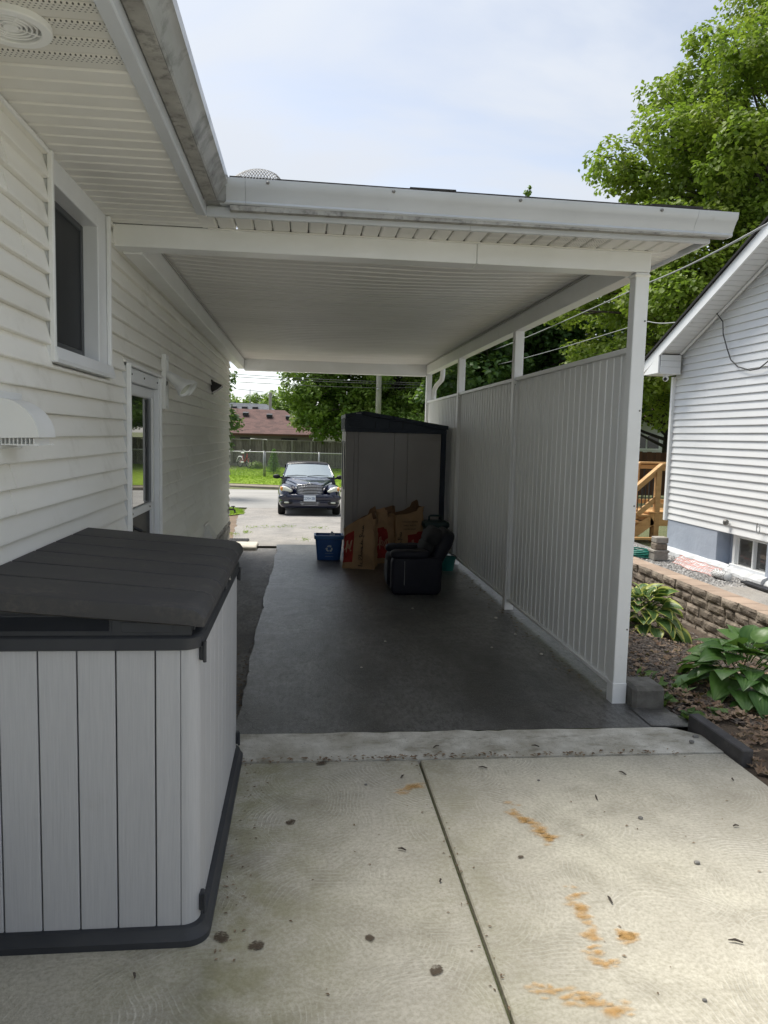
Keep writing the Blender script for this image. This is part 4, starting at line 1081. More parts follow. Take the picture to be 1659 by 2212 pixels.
def cursive(s):
    pts = []; x = 0
    for ch in s:
        g = GL[ch]; pts += [(x+a, b) for a, b in g]; x += g[-1][0]+.04
    # smooth
    out = []
    for i in range(len(pts)-1):
        p0, p1, p2, p3 = pts[max(i-1, 0)], pts[i], pts[i+1], pts[min(i+2, len(pts)-1)]
        for q in range(4):
            t = q/4; f = lambda a, b, c, d: .5*(2*b+(c-a)*t+(2*a-5*b+4*c-d)*t*t+(3*b-a-3*c+d)*t**3)
            out.append((f(p0[0], p1[0], p2[0], p3[0]), f(p0[1], p1[1], p2[1], p3[1])))
    return out+[pts[-1]], x

def yard_bag(label, cx, cy, w, d, top, rz, seed, red, script, red_script, info=False, lean=0):
    """open crumpled paper sack; local frame: front face is -y"""
    t = thing('paper_bag', label, 'bag', (cx, cy, 0), rz, 'paper yard waste bags')
    NU, NV = 64, 26
    per = []   # perimeter of the pleated rectangle
    for i in range(NU):
        s = i/NU*4; k = int(s); f = s-k
        x, y = ((-w+2*w*f, -d), (w, -d+2*d*f), (w-2*w*f, d), (-w, d-2*d*f))[k]
        per.append((x, y, k, f))
    def S(i, v, off=0.0):
        x, y, k, f = per[i % NU]
        return SP(x, y, k, f, v, off)
    def SP(x, y, k, f, v, off=0.0):
        h = top(x/w, y/d); z = v*h
        fold = .05*min(w, d)*math.cos(f*math.pi*2)*(v**2)     # side gussets pull in near the top
        sx = 1-.06*v+.05*math.sin(3.0*v+seed); sy = 1-.10*v
        X = x*sx; Y = y*sy
        nx, ny = ((0, -1), (1, 0), (0, 1), (-1, 0))[k]
        a = .036*mnoise.noise((x*6+seed, z*5, y*6))+.024*(.5-abs(mnoise.noise((x*11+z*4, z*12+seed, y*11))))+.016*(.5-abs(mnoise.noise((x*24+seed, z*30-x*9, y*24))))
        if k in (1, 3): a -= .06*d*(1-abs(2*f-1))*3*v
        a *= (.35+.65*min(1, v*6))
        return Vector((X+nx*(a+off)+lean*z, Y+ny*(a+off), z+.012*mnoise.noise((x*9, y*9, seed*3))*v))
    vs = [S(i, j/NV) for j in range(NV+1) for i in range(NU)]
    fs = [(j*NU+i, j*NU+(i+1) % NU, (j+1)*NU+(i+1) % NU, (j+1)*NU+i) for j in range(NV) for i in range(NU)]
    m = MB().add(vs, fs)
    for q in range(len(m.f)):
        j, i = divmod(q, NU); x, y, k, f = per[i]; v = (j+.5)/NV
        for (kk, f0, f1, v0, v1) in red:
            if k == kk and f0 <= f < f1 and v0 <= v < v1: m.mi[q] = 1
    body = m.build('sack', ['paper', 'paper_red'], t, local=True, smooth=True)
    # inner lining, a little smaller, dark
    vs = [S(i, j/NV, -.004) for j in range(NV//2, NV+1) for i in range(NU)]
    fs = [(j*NU+i, (j+1)*NU+i, (j+1)*NU+(i+1) % NU, j*NU+(i+1) % NU) for j in range(NV-NV//2) for i in range(NU)]
    n0 = len(vs); vs += [S(i, .5, -.01) for i in range(NU)]; fs.append(tuple(range(n0, n0+NU)))
    MB().add(vs, fs).build('lining', 'paper_in', t, local=True, smooth=True)
    def face(k, f, v, off=.004):
        x, y = ((-w+2*w*f, -d), (w, -d+2*d*f), (w-2*w*f, d), (-w, d-2*d*f))[k]; return SP(x, y, k, f, v, off)
    if script:
        k, f0, v0, v1, hf, s = script
        pts, L = cursive(s)
        MB().tube([face(k, f0-hf*py_, v0+(v1-v0)*px_/L) for px_, py_ in pts], .0032, 4, cap=False).build('script', 'ink', t, local=True)
    if red_script:
        k, f0, f1, v0, v1 = red_script
        loops = [(0, .35), (.2, .42), (.42, .75), (.40, .98), (.30, .95), (.28, .5), (.30, .1), (.32, .45), (.5, .72), (.62, .62), (.52, .42), (.38, .45), (.62, .28), (.85, .8), (1.0, .9), (.9, .55), (.78, .3), (.86, .1), (1, .18)]
        MB().tube([face(k, f0+(f1-f0)*a, v0+(v1-v0)*b) for a, b in loops], .006, 4, cap=False).build('emblem_script', 'ink_pale', t, local=True)
    if info:
        for zt, s in info:
            p = face(0, .5, zt, .010); mw = Matrix.Translation(p) @ Matrix.Rotation(R(90), 4, 'X')
            lettering('lettering', s, .030, 'ink', t, mw, local=True)
    return t
yard_bag('leaning paper yard waste bag with tall black script, left of the three', .755, 9.70, .205, .15,
         lambda a, b: .52+.24*max(0, (a+1)/2)**.8+(.06 if a > .3 and b > -.5 else 0)-(.10 if a > .85 else 0), R(-14), 3,
         [(0, .0, .26, .16, .80), (3, .0, 1, .2, .8)], (0, .64, .06, .86, .12, 'le Choix du Prési'.replace('é', 'e')), (0, .02, .25, .36, .66), lean=.03)
yard_bag('middle paper yard waste bag with torn top, wedged between two others', 1.08, 10.12, .165, .14,
         lambda a, b: .72+.04*a+(.05 if b < 0 and a < 0 else 0)-(.10 if (a > .2 and b < 0) else 0), R(8), 11,
         [(0, .10, .62, .10, .66)], None, (0, .15, .6, .25, .5), lean=.01)
yard_bag('upright paper yard waste bag with red square and printed lines, right of the three', 1.40, 10.08, .20, .145,
         lambda a, b: .70+.03*a+.07*(1 if b > .2 else 0)*max(0, a)+(.05 if a > .55 else 0), R(12), 23,
         [(0, .40, 1.0, .16, .56)], (0, .20, .12, .66, .12, 'Choix du Pres'), (0, .46, .94, .24, .48), info=((.83, 'TWO-PLY PAPER'), (.76, 'YARD WASTE'), (.69, 'LAWN BAGS')))

# ------------------------------------------------------------------ small recliner
def recliner():
    t = thing('recliner', 'small dark navy leather recliner chair facing the house', 'armchair', (1.25, 8.25, 0))
    ya, yb = 7.94, 8.56
    for y0, y1 in ((ya, ya+.15), (yb-.15, yb)):
        a = MB(); a.blob((1.235, (y0+y1)/2, .215), (.275, .075, .205), (.25, .25), 28, 14, fn=lambda v: v+Vector((0, 0, .006*nz3(v.x*9, v.y*9, v.z*9))))
        arm = a.build('side_panel', 'leather', t, smooth=True)
        MB().blob((1.165, (y0+y1)/2, .445), (.215, .085, .052), (.55, .6), 26, 12, fn=lambda v: v+Vector((0, 0, .012*nz3(v.x*12, v.y*14, 2)))).build('armrest', 'leather', arm, smooth=True)
        if y0 == ya: MB().tube([(1.10, y0-.002, .38), (1.10, y0-.003, .25), (1.10, y0-.002, .12)], .0016, 4).build('seam', 'trim_grey', arm)
    MB().blob((1.13, 8.25, .36), (.20, .155, .07), (.5, .4), 24, 12).build('seat_cushion', 'suede', t, smooth=True)
    MB().blob((1.20, 8.25, .18), (.25, .15, .15), (.3, .3), 24, 12).build('seat_base', 'leather', t, smooth=True)
    MB().blob((.962, 8.25, .23), (.035, .155, .15), (.5, .4), 22, 12).build('footrest', 'leather', t, smooth=True)
    rot = Matrix.Rotation(R(27), 3, 'Y')
    MB().blob((1.50, 8.25, .46), (.085, .26, .26), (.45, .45), 26, 16, rot, fn=lambda v: v+Vector((.01*nz3(v.x*9, v.y*7, v.z*9), 0, 0))).build('backrest', 'leather', t, smooth=True)
    MB().blob((1.445, 8.25, .605), (.10, .235, .115), (.75, .6), 28, 16, rot, fn=lambda v: v+Vector((.012*nz3(v.x*14, v.y*9, v.z*14), 0, .01*nz3(v.y*12, v.z*9, 3)))).build('head_cushion', 'suede', t, smooth=True)
    MB().blob((1.375, 8.25, .50), (.075, .225, .085), (.7, .6), 24, 14, rot).build('lumbar_cushion', 'suede', t, smooth=True)
    for x in (1.02, 1.44):
        for y in (ya+.06, yb-.06): MB().lathe([(.022, 0), (.026, .03)], (x, y, .0), 10).build('foot', 'black_metal', t)
recliner()

def carts():
    t = thing('waste_cart', 'dark green lidded waste bin with a loop handle beside the shed', 'bin', (1.765, 9.95, 0))
    def ring(w, d, z, r=.035):
        pts = []
        for cx, cy, a0 in ((w-r, -d+r, -90), (w-r, d-r, 0), (-w+r, d-r, 90), (-w+r, -d+r, 180)):
            for i in range(5): a = R(a0+22.5*i); pts.append((1.765+cx+r*math.cos(a), 9.95+cy+r*math.sin(a), z))
        return pts
    MB().loft([ring(.125, .125, .0), ring(.135, .135, .04), ring(.158, .16, .53)]).build('body', 'cart_green', t, auto=40)
    MB().loft([ring(.168, .17, .525), ring(.176, .178, .535), ring(.176, .178, .565), ring(.165, .168, .59), ring(.10, .10, .605)]).build('lid', 'cart_green', t, auto=40)
    MB().tube([(1.68, 9.90, .595), (1.68, 9.90, .655), (1.70, 9.90, .67), (1.83, 9.90, .67), (1.85, 9.90, .655), (1.85, 9.90, .595)], .014, 8).build('handle', 'cart_green', t)
    b = thing('bucket', 'small teal bucket on the floor behind the recliner', 'bucket', (1.87, 9.50, 0))
    MB().lathe([(.075, 0), (.078, .005), (.100, .15), (.106, .152), (.106, .175), (.098, .175), (.075, .02)], (1.87, 9.50, .010), 24).build('pail', 'bucket_teal', b, auto=40)
    MB().tube([(1.87+.108*math.cos(R(a)), 9.50-.04, .17+.06*math.sin(R(a))) for a in range(0, 181, 20)], .004, 5).build('handle', 'black_metal', b)
carts()
def mats_and_slab():
    tag(bx(-1.07, -.67, 11.32, 11.92, -.06, .012, b=.012).build('stepping_slab', 'pale_slab'), 'pale stone slab lying at the far corner of the house', 'slab')
    m = thing('door_mat', 'black ribbed rubber mat on the ground past the house corner', 'mat', (-1.04, 12.35, -.05))
    m0 = bx(-1.24, -.86, 12.08, 12.62, -.09, -.035, b=.004).build('mat_sheet', 'mat_black', m)
    for i in range(9): bx(-1.22+.04*i, -1.205+.04*i, 12.10, 12.60, -.0355, -.029).build('rib', 'mat_black', m)
mats_and_slab()

# ------------------------------------------------------------------ parked car
def car():
    t = thing('parked_car', 'dark navy retro convertible with black soft top parked nose-in on the driveway', 'car', (.21, 20.1, zdrive(20.1)+.006), rot=(-.0515, 0, R(1.2)))
    m = MB()
    # hood and centre section: stations back from the nose
    st = [(.07, .355, .60, .835), (.12, .375, .56, .855), (.35, .43, .55, .895), (.75, .55, .55, .955), (1.15, .66, .55, 1.005), (1.38, .71, .55, 1.03)]
    rings = []
    for y, hw, zb, zt in st:
        r = [(-hw, y, zb), (-hw, y, zt-.10), (-hw*.93, y, zt-.045), (-hw*.72, y, zt-.012), (-hw*.35, y, zt+.008), (0, y, zt+.014), (hw*.35, y, zt+.008), (hw*.72, y, zt-.012), (hw*.93, y, zt-.045), (hw, y, zt-.10), (hw, y, zb)]
        rings.append(r)
    m.loft(rings)
    # flared fenders
    for s in (-1, 1):
        m.blob((s*.625, .78, .50), (.230, .80, .345), (.72, .82), 32, 20, fn=lambda v: Vector((v.x, v.y, v.z-(.05*max(0, -v.y-.3) if v.z > 0 else 0))))
        m.blob((s*.66, 3.45, .52), (.20, .62, .33), (.7, .8), 28, 16)
    # bumper bar and lower valance
    m.blob((0, .17, .485), (.835, .19, .095), (.55, .34), 44, 12)
    m.blob((0, .26, .34), (.79, .24, .145), (.55, .36), 40, 12)
    # body sides
    rings = []
    for y, hw, zt in ((1.25, .76, 1.0), (1.6, .80, 1.02), (2.6, .82, 1.01), (3.4, .82, 1.02), (4.0, .78, .98), (4.25, .66, .90)):
        rings.append([(-hw*.94, y, .26), (-hw, y, .45), (-hw, y, .80), (-hw*.93, y, zt), (hw*.93, y, zt), (hw, y, .80), (hw, y, .45), (hw*.94, y, .26)])
    m.loft(rings)
    body = m.build('body', 'car_paint', t, local=True, auto=50)
    # windscreen frame
    def ws(u, v, off=0):
        hw = .715+(.588-.715)*v; x = (2*u-1)*hw; bow = (1-(2*u-1)**2)
        return Vector((x, 1.42+.72*v-.10*bow*(1-.3*v)+off*-.5, 1.025+.365*v+.025*bow*v+off*.8))
    fr = MB().tube([ws(0, v/8) for v in range(9)]+[ws(u/10, 1) for u in range(1, 11)]+[ws(1, 1-v/8) for v in range(1, 9)], .024, 8)
    fr.build('windscreen_frame', 'car_paint', t, local=True, smooth=True)
    MB().grid(lambda u, v: ws(.012+.976*u, .01+.97*v), 14, 8).build('windscreen', 'windshield', t, local=True, smooth=True)
    # soft top and side windows
    rings = []
    for y, hw, z, zl in ((2.10, .585, 1.415, 1.37), (2.35, .60, 1.47, 1.38), (2.9, .615, 1.50, 1.38), (3.4, .61, 1.475, 1.30), (3.8, .60, 1.34, 1.05), (4.02, .60, 1.06, 1.0)):
        rings.append([(-hw-.06, y, 1.0 if zl < 1.31 else zl-.0), (-hw-.03, y, zl), (-hw*.93, y, z-.03), (-hw*.55, y, z-.004), (0, y, z+.004), (hw*.55, y, z-.004), (hw*.93, y, z-.03), (hw+.03, y, zl), (hw+.06, y, 1.0 if zl < 1.31 else zl)])
    MB().loft(rings).build('soft_top', 'soft_top', t, local=True, auto=50)
    for s in (-1, 1): MB().add([(s*.735, 1.55, 1.02), (s*.745, 3.4, 1.02), (s*.64, 3.35, 1.37), (s*.625, 2.2, 1.37)], [(0, 1, 2, 3)]).build('side_window', 'glass_dark', t, local=True)
    # grille: chrome slats over a dark panel
    def gp(x, z, o=0): return (x, .045+.35*x*x-o, z)
    g = MB().grid(lambda u, v: gp((2*u-1)*(.335+.02*v), .56+.265*v, -.012), 10, 2).build('grille', 'car_black', t, local=True)
    for i in range(7):
        z = .578+.040*i; hw = .335+.004*i
        MB().tube([gp((2*u/10-1)*hw, z-.018*(1-(2*u/10-1)**2)+.012, .006) for u in range(11)], .0075, 6).build('slat', 'chrome', g, local=True, smooth=True)
    # headlamps
    for s in (-1, 1):
        def hl(v, s=s):
            k = s*v.x/.168
            return Vector((v.x, v.y+.06*(k*.5+.5)**2, v.z*(.50+.5*min(1, (k+1)/1.1))-.028*(1-k)*.5+.02*k))
        h = MB().blob((s*.628, .085, .700), (.172, .075, .088), (.9, .85), 26, 14, fn=hl).build('headlight', 'lamp_lens', t, local=True, smooth=True)
        MB().blob((s*.748, .108, .715), (.044, .075, .060), (.9, .9), 16, 10).build('indicator', 'amber', h, local=True, smooth=True)
        f = MB().blob((s*.60, .045, .345), (.135, .05, .042), (.6, .6), 20, 8).build('fog_recess', 'car_black', t, local=True, smooth=True)
        MB().blob((s*.615, .010, .352), (.070, .03, .026), (.8, .7), 18, 8).build('fog_lamp', 'lamp_lens', f, local=True, smooth=True)
        mi = MB().blob((s*.905, 1.72, 1.025), (.105, .055, .062), (.85, .8), 20, 12).tube([(s*.72, 1.70, .985), (s*.83, 1.71, 1.005)], [.03, .025], 8).build('mirror', 'car_black', t, local=True, smooth=True)
        for y in (.80, 3.46):
            w = MB().lathe([(.20, -.095), (.285, -.10), (.308, -.075), (.312, -.03), (.312, .03), (.308, .075), (.285, .10), (.20, .095)], (s*.745, y, .312), 28, Matrix.Rotation(R(90), 3, 'Y')).build('wheel', 'tyre', t, local=True, auto=40)
            MB().lathe([(.0, .075), (.06, .085), (.17, .07), (.203, .092), (.203, -.09)], (s*.745, y, .312), 24, Matrix.Rotation(R(90*s), 3, 'Y'), cap=False).build('rim', 'steel', w, local=True, auto=40)
    # lower grille
    MB().grid(lambda u, v: ((2*u-1)*.28*(1-.25*(1-v)), .012+.3*((2*u-1)*.28)**2-.004, .275+.115*v), 8, 2).build('lower_intake', 'car_black', t, local=True)
    for z, hw in ((.372, .275), (.332, .262), (.295, .235)): MB().tube([((2*u/8-1)*hw, .004+.3*((2*u/8-1)*hw)**2-.006, z-.012*(1-(2*u/8-1)**2)) for u in range(9)], .006, 6).build('intake_bar', 'chrome', t, local=True, smooth=True)
    # licence plate
    p = bx(-.165, .150, -.032, -.026, .385, .545, b=.002).build('licence_plate', 'plate_white', t, local=True)
    for s, w, x in (('CZXH', .150, -.087), ('286', .112, .088)):
        o = lettering('plate_number', s, .102, 'plate_blue', p, Matrix.Translation((x, -.0335, .462)) @ Matrix.Rotation(R(90), 4, 'X') @ Matrix.Diagonal((.62, 1, 1, 1)), local=True)
    MB().blob((.012, -.0335, .463), (.010, .002, .012), (1, 1), 8, 6).build('crown_mark', 'plate_blue', p, local=True)
    # winged badge
    b = MB().blob((0, .045, .858), (.030, .012, .016), (1, 1), 12, 8)
    for s in (-1, 1): b.add([(s*.02, .036, .868), (s*.165, .075, .872), (s*.12, .06, .862), (s*.03, .036, .846)], [(0, 1, 2, 3) if s < 0 else (3, 2, 1, 0)])
    b.build('badge', 'chrome', t, local=True)
    for x0, x1 in ((-.62, -.06), (-.04, .56)):
        MB().tube([ws((x0/.715+1)/2, .02, .02), ws(((x0+x1)/2/.715+1)/2, .045, .035), ws((x1/.715+1)/2, .035, .03)], [.010, .012, .008], 6).build('wiper', 'car_black', t, local=True)
    MB().blob((0, 1.98, 1.31), (.10, .02, .035), (.7, .7), 14, 8).build('interior_mirror', 'car_black', t, local=True)
car()

# ------------------------------------------------------------------ the neighbour's house on the right
def neighbour():
    h = thing('neighbour_house', 'white sided bungalow with blue grey foundation and gable roof on the right', 'house', (7.5, 6, .1))
    X = 5.39; rake = lambda y: 2.93+.415*(10.58-y) if y > 5.4 else 5.08
    MB().prism([(10.68, .3), (10.68, 2.86), (5.4, 5.0), (.1, 2.86), (.1, .3)], 'x', 5.62, 11).build('wall_core', 'wall_white', h)
    z = .584; P = .0975; k = 0
    while z < 4.95:
        y1 = 10.715 if z < 2.90 else 11-(z-2.78)/.436
        y0 = max(3.2, 10.8-y1) if z > 2.86 else 3.2
        if y1-y0 < .2: break
        r = random.Random(k//2*17+3); c = sorted(r.uniform(y0, y1) for _ in range(2 if y1 > 7.5 else 1))
        if z < 3.9: c.append(8.3+((k//2)*.77) % 2.1); c.sort()
        pts = [y0]+[q for q in c if y0+.15 < q < y1-.15]+[y1]
        for a, b in zip(pts, pts[1:]):
            if b-a > .01: siding_course(h, X+.02, z, min(P, 5), a+.001, b, 'nb_siding', -1, .0008, .015)
        z += P; k += 1
    bx(5.362, 5.42, 10.715, 10.775, .565, 2.67, b=.004).build('corner_trim', 'white_metal', h)
    # foundation with a recessed basement window
    Y = lambda a, b, z0, z1, x0=5.405, x1=5.9: bx(x0, x1, a, b, z0, z1, b=.006).build('foundation', 'stucco', h)
    Y(9.33, 10.70, .0, .582); Y(.2, 8.26, .0, .582); Y(8.261, 9.329, .0, .145); Y(8.261, 9.329, .15, .582, 5.585)
    for a, b, x, zt in ((9.0, 10.69, 5.335, .165), (8.2, 9.0, 5.315, .150), (7.2, 8.2, 5.34, .12)):
        MB().prism([(5.41, .02), (x, .02), (x+.01, zt-.03), (x+.035, zt), (5.41, zt+.025)], 'y', a+.002, b, 10, lambda v: (v[0]-.02*nz3(v[1]*5, v[2]*9, 1) if v[0] < 5.4 else v[0], v[1], v[2]+.012*nz3(v[1]*6, v[0]*9, 4))).build('foundation_ledge', 'stucco_pale', h)
    w = MB().box(5.50, 5.575, 8.30, 8.345, .19, .575, b=.004).box(5.50, 5.575, 9.06, 9.12, .19, .575, b=.004).box(5.50, 5.575, 8.346, 9.059, .535, .575, b=.004).box(5.48, 5.575, 8.28, 9.14, .150, .189, b=.004).build('basement_window', 'white_metal', h)
    bx(5.51, 5.565, 8.68, 8.71, .190, .534, b=.004).build('mullion', 'white_metal', w)
    bx(5.56, 5.565, 8.346, 8.679, .19, .534).build('pane', 'glass_basement', w); bx(5.54, 5.545, 8.711, 9.059, .19, .534).build('pane', 'glass_basement', w)
    bx(5.53, 5.558, 8.712, 8.735, .191, .533, b=.003).build('sash', 'white_metal', w); bx(5.53, 5.558, 9.03, 9.058, .191, .533, b=.003).build('sash', 'white_metal', w)
    # roof and rake
    rk = lambda y: 2.735+.436*(11.0-y)
    for (ya, yb), nm in (((11.02, 5.4), 0), ((5.4, -.22), 1)):
        f = (lambda y: rk(y)) if nm == 0 else (lambda y: rk(10.8-y))
        MB().prism([(ya, f(ya)), (yb, f(yb)), (yb, f(yb)+.15), (ya, f(ya)+.15)], 'x', 5.03, 5.055).build('rake_board', 'white_metal', h)
        MB().prism([(ya+(.05 if nm == 0 else 0), f(ya)+.13), (yb-(0 if nm == 0 else .05), f(yb)+.152), (yb-(0 if nm == 0 else .05), f(yb)+.185), (ya+(.05 if nm == 0 else 0), f(ya)+.165)], 'x', 5.0, 11.2).build('roof', 'roof_black', h)
    # rake soffit planks
    y = 10.55
    while y > 5.5:
        za = rk(y)+.045; zb = rk(y-.085)+.045
        MB().prism([(y, za), (y-.085, zb), (y-.085, zb+.012), (y, za+.012)], 'x', 5.056, 5.41).build('soffit_plank', 'nb_siding', h); y -= .0955
    bx(5.056, 5.41, 5.5, 5.52, 5.0, 5.02).build('soffit_backing', 'dark_void', h)
    MB().prism([(10.6, rk(10.6)+.07), (5.5, rk(5.5)+.07), (5.5, rk(5.5)+.08), (10.6, rk(10.6)+.08)], 'x', 5.06, 5.41).build('soffit_backing', 'dark_void', h)
    MB().tube([(5.35, 10.5, rk(10.5)+.02), (5.35, 5.6, rk(5.6)+.02)], .016, 6).build('soffit_channel', 'white_metal', h)
    # boxed eave return
    MB().prism([(11.0, 2.70), (10.52, 2.70), (10.52, 2.955)], 'x', 5.028, 5.052).build('return_panel', 'white_metal', h)
    bx(5.058, 5.36, 10.50, 10.95, 2.69, 2.705).build('return_soffit', 'white_metal', h)
    for i in range(3): bx(5.056, 5.358, 10.50, 10.516, 2.706+.085*i, 2.788+.085*i, b=.003).build('return_plank', 'nb_siding', h)
    bx(5.0, 11.2, 11.02, 11.12, 2.74, 2.86, b=.01).build('eave_gutter', 'white_metal', h)
    # security camera, vent knob, cable
    c = thing('security_camera', 'small white dome security camera under the neighbour\'s eave', 'camera', (5.2, 10.62, 2.6))
    MB().lathe([(.045, .0), (.045, .02), (.03, .03)], (5.2, 10.62, 2.665), 16).build('base', 'white_metal', c)
    MB().blob((5.2, 10.62, 2.632), (.042, .042, .042), (1, 1), 16, 12).build('housing', 'white_metal', c, smooth=True)
    MB().blob((5.178, 10.59, 2.622), (.026, .026, .026), (1, 1), 14, 10).build('lens', 'lens_dark', c, smooth=True)
    c = thing('pipe_cap', 'round dark cap on the neighbour\'s lowest siding board above the window', 'cap', (5.36, 9.067, .7))
    MB().blob((5.355, 9.067, .723), (.035, .038, .038), (.9, .9), 14, 10).build('dome', 'screw', c, smooth=True)
    pts = [(5.02, 10.05, 3.33), (5.06, 9.95, 3.30), (5.2, 9.80, 3.36), (5.33, 9.60, 3.42), (5.355, 9.46, 3.28), (5.36, 9.44, 3.12), (5.36, 9.33, 2.93), (5.36, 9.22, 2.77), (5.36, 9.05, 2.67), (5.36, 8.78, 2.605), (5.36, 8.60, 2.61), (5.36, 8.43, 2.68), (5.36, 8.2, 2.80)]
    tag(MB().tube(pts, .008, 6).build('drooping_cable', 'cable', None, smooth=True), 'black cable hanging in a loop across the neighbour\'s siding', 'cable')
    c = thing('cable_coil', 'small coil of grey wire on the neighbour\'s siding at the right edge', 'wire', (5.34, 8.36, .68))
    MB().tube([(5.345, 8.36+.035*math.cos(i*.6), .70+.05*math.sin(i*.6)+.002*i) for i in range(24)], .004, 5).build('coil', 'cable_grey', c)
neighbour()

def neighbour_yard():
    struct(bx(4.62, 5.42, 8.25, 20, -.2, .082).build('gravel_bed', 'gravel_base'))
    struct(bx(4.62, 5.42, 3.0, 8.248, -.2, .086).build('side_path', 'asphalt_old'))
    g = np.random.default_rng(3); n = 2600
    V = []; pos = np.stack([g.uniform(4.60, 5.34, n), 8.1+g.beta(1.1, 1.8, n)*3.6, np.full(n, .088)], 1)
    octa = np.array([(1, 0, 0), (0, 1, 0), (-1, 0, 0), (0, -1, 0), (0, 0, 1)]) ; tri = ((0, 1, 4), (1, 2, 4), (2, 3, 4), (3, 0, 4))
    m = MB()
    for p in pos:
        s = g.uniform(.008, .022); q = g.uniform(.6, 1.3, 3)*s; a = g.uniform(0, 6.28); ca, sa = math.cos(a), math.sin(a)
        m.add([(p[0]+(v[0]*q[0]*ca-v[1]*q[1]*sa), p[1]+(v[0]*q[0]*sa+v[1]*q[1]*ca), p[2]+v[2]*q[2]*.8-.004) for v in octa], tri)
    tag(m.build('gravel', 'stones'), 'loose grey gravel behind the retaining wall', 'gravel', kind='stuff')
    # retaining wall: every block its own piece
    t = thing('retaining_wall', 'low brown split-face block retaining wall with flat cap stones', 'wall', (4.5, 6.5, -.3))
    for nm, course in enumerate(((-.42, .108), (-.312, .108), (-.204, .108), (-.096, .108), (.012, .102))):
        z0, hh = course; cap = nm == 4; r = random.Random(nm+5)
        y = 3.0+r.uniform(0, .2)
        while y < 10.3:
            w = r.uniform(.30, .42) if cap else r.uniform(.17, .40); x0 = 4.385-(.012 if cap else 0)+(4-nm)*.0-.004*(4-nm)+r.uniform(-.008, .008)
            b = .016; seed = r.random()*50
            # box with a rough front: front face subdivided and pushed
            n1, n2 = 5, 4; vs = []; fs = []
            for j in range(n2+1):
                for i in range(n1+1):
                    u, v = i/n1, j/n2; ed = min(u, 1-u)*w; ez = min(v, 1-v)*hh
                    d = -.020*min(1, min(ed, ez)/.03)+.016*nz3(y*3+u*w*11+seed, v*hh*14, seed)
                    vs.append((x0+.022+d, y+.004+u*(w-.008), z0+.002+v*(hh-.006)))
            fs += [(j*(n1+1)+i, (j+1)*(n1+1)+i, (j+1)*(n1+1)+i+1, j*(n1+1)+i+1) for j in range(n2) for i in range(n1)]
            o = len(vs); bk = x0+.27
            per = [i for i in range(n1+1)]+[j*(n1+1)+n1 for j in range(1, n2+1)]+[n2*(n1+1)+i for i in range(n1-1, -1, -1)]+[j*(n1+1) for j in range(n2-1, 0, -1)]
            for q in per: vs.append((bk, vs[q][1], vs[q][2]))
            L = len(per); fs += [(per[q], per[(q+1) % L], o+(q+1) % L, o+q) for q in range(L)]
            mm = MB().add(vs, fs)
            if cap:
                for fi, f in enumerate(mm.f):
                    if all(mm.v[q][2] > z0+hh-.02 for q in f): mm.mi[fi] = 1
            mm.build('block', ['stone_block', 'stone_cap'], t); y += w
    # stack of odd blocks by the corner
    for (x0, x1, y0, y1, z0, z1), lb in (((4.83, 5.03, 9.88, 10.06, .09, .235), 'grey concrete block at the bottom of the small stack by the corner'), ((4.85, 5.02, 9.89, 10.05, .237, .325), 'reddish paver in the middle of the small stack by the corner'), ((4.86, 5.035, 9.90, 10.07, .327, .410), 'pale rough block on top of the small stack by the corner')):
        m = MB().box(x0, x1, y0, y1, z0, z1, b=.010)
        if z0 < .1: m.box(x0-.012, x1+.012, y0-.012, y1+.012, z1-.035, z1-.001, b=.006)
        tag(m.build('loose_block', 'stone_block' if .2 < z0 < .3 else 'stone_cinder'), lb, 'block')
    # coiled hose
    g = random.Random(4); pts = []
    for i in range(150):
        a = i*.29; rr = .17+.05*math.sin(i*.11)+g.uniform(-.006, .006)
        pts.append((4.80+rr*1.05*math.cos(a)+.03*math.sin(i*.05), 10.25+rr*math.sin(a)*.9, .098+.009*(i/15)+.012*math.sin(a*2+i*.03)))
    h = thing('garden_hose', 'coiled green garden hose lying on the gravel', 'hose', (4.8, 10.25, .09)); MB().tube(pts, .011, 7).build('coil', 'hose', h, smooth=True)
    # drain sock and perforated pipe along the foundation
    d = thing('drain_pipe', 'white perforated drain pipe end wrapped in torn orange netting by the foundation', 'pipe', (5.1, 9.0, .09))
    MB().tube([(5.06, 8.42, .14), (5.02, 8.66, .14)], .052, 16).build('pipe_end', 'white_metal', d, smooth=True)
    m = MB()
    for i in range(9):
        y = 8.44+.026*i
        for a in range(100, 261, 22): 
            x = 5.055-(y-8.42)*.167; m.blob((x+.0535*math.cos(R(a)), y, .14+.0535*math.sin(R(a))), (.005, .007, .005), (1, 1), 6, 4)
    m.build('perforation', 'dark_void', d)
    def net(u, v):
        y = 8.66+u*1.05; return (5.06+.05*(1-v)-.07*v+.03*math.sin(u*9)*v, y, .10+.09*(1-v)**.7*(1+.3*nz3(u*9, v*3, 2))+.012*nz3(u*20, v*8, 5))
    m = MB()
    for i in range(0, 46, 2): m.tube([net(i/45, v/6) for v in range(7)], .0022, 4, cap=False)
    for j in range(0, 7, 2): m.tube([net(i/45, j/6) for i in range(46)], .0022, 4, cap=False)
    m.build('orange_netting', 'orange_mesh', d)
    m = MB(); m.grid(lambda u, v: (lambda p: (p[0]+.012, p[1], p[2]-.008))(net(u, v)), 30, 5); m.build('sleeve', 'stucco_pale', d)
    # dark strip lying at the base of the window at the right
    b = thing('black_plank', 'dark board lying on the ground below the basement window', 'board', (5.2, 8.1, .1))
    MB().box(5.10, 5.20, 7.55, 8.25, .105, .13, b=.004).build('board', 'black_metal', b)
neighbour_yard()

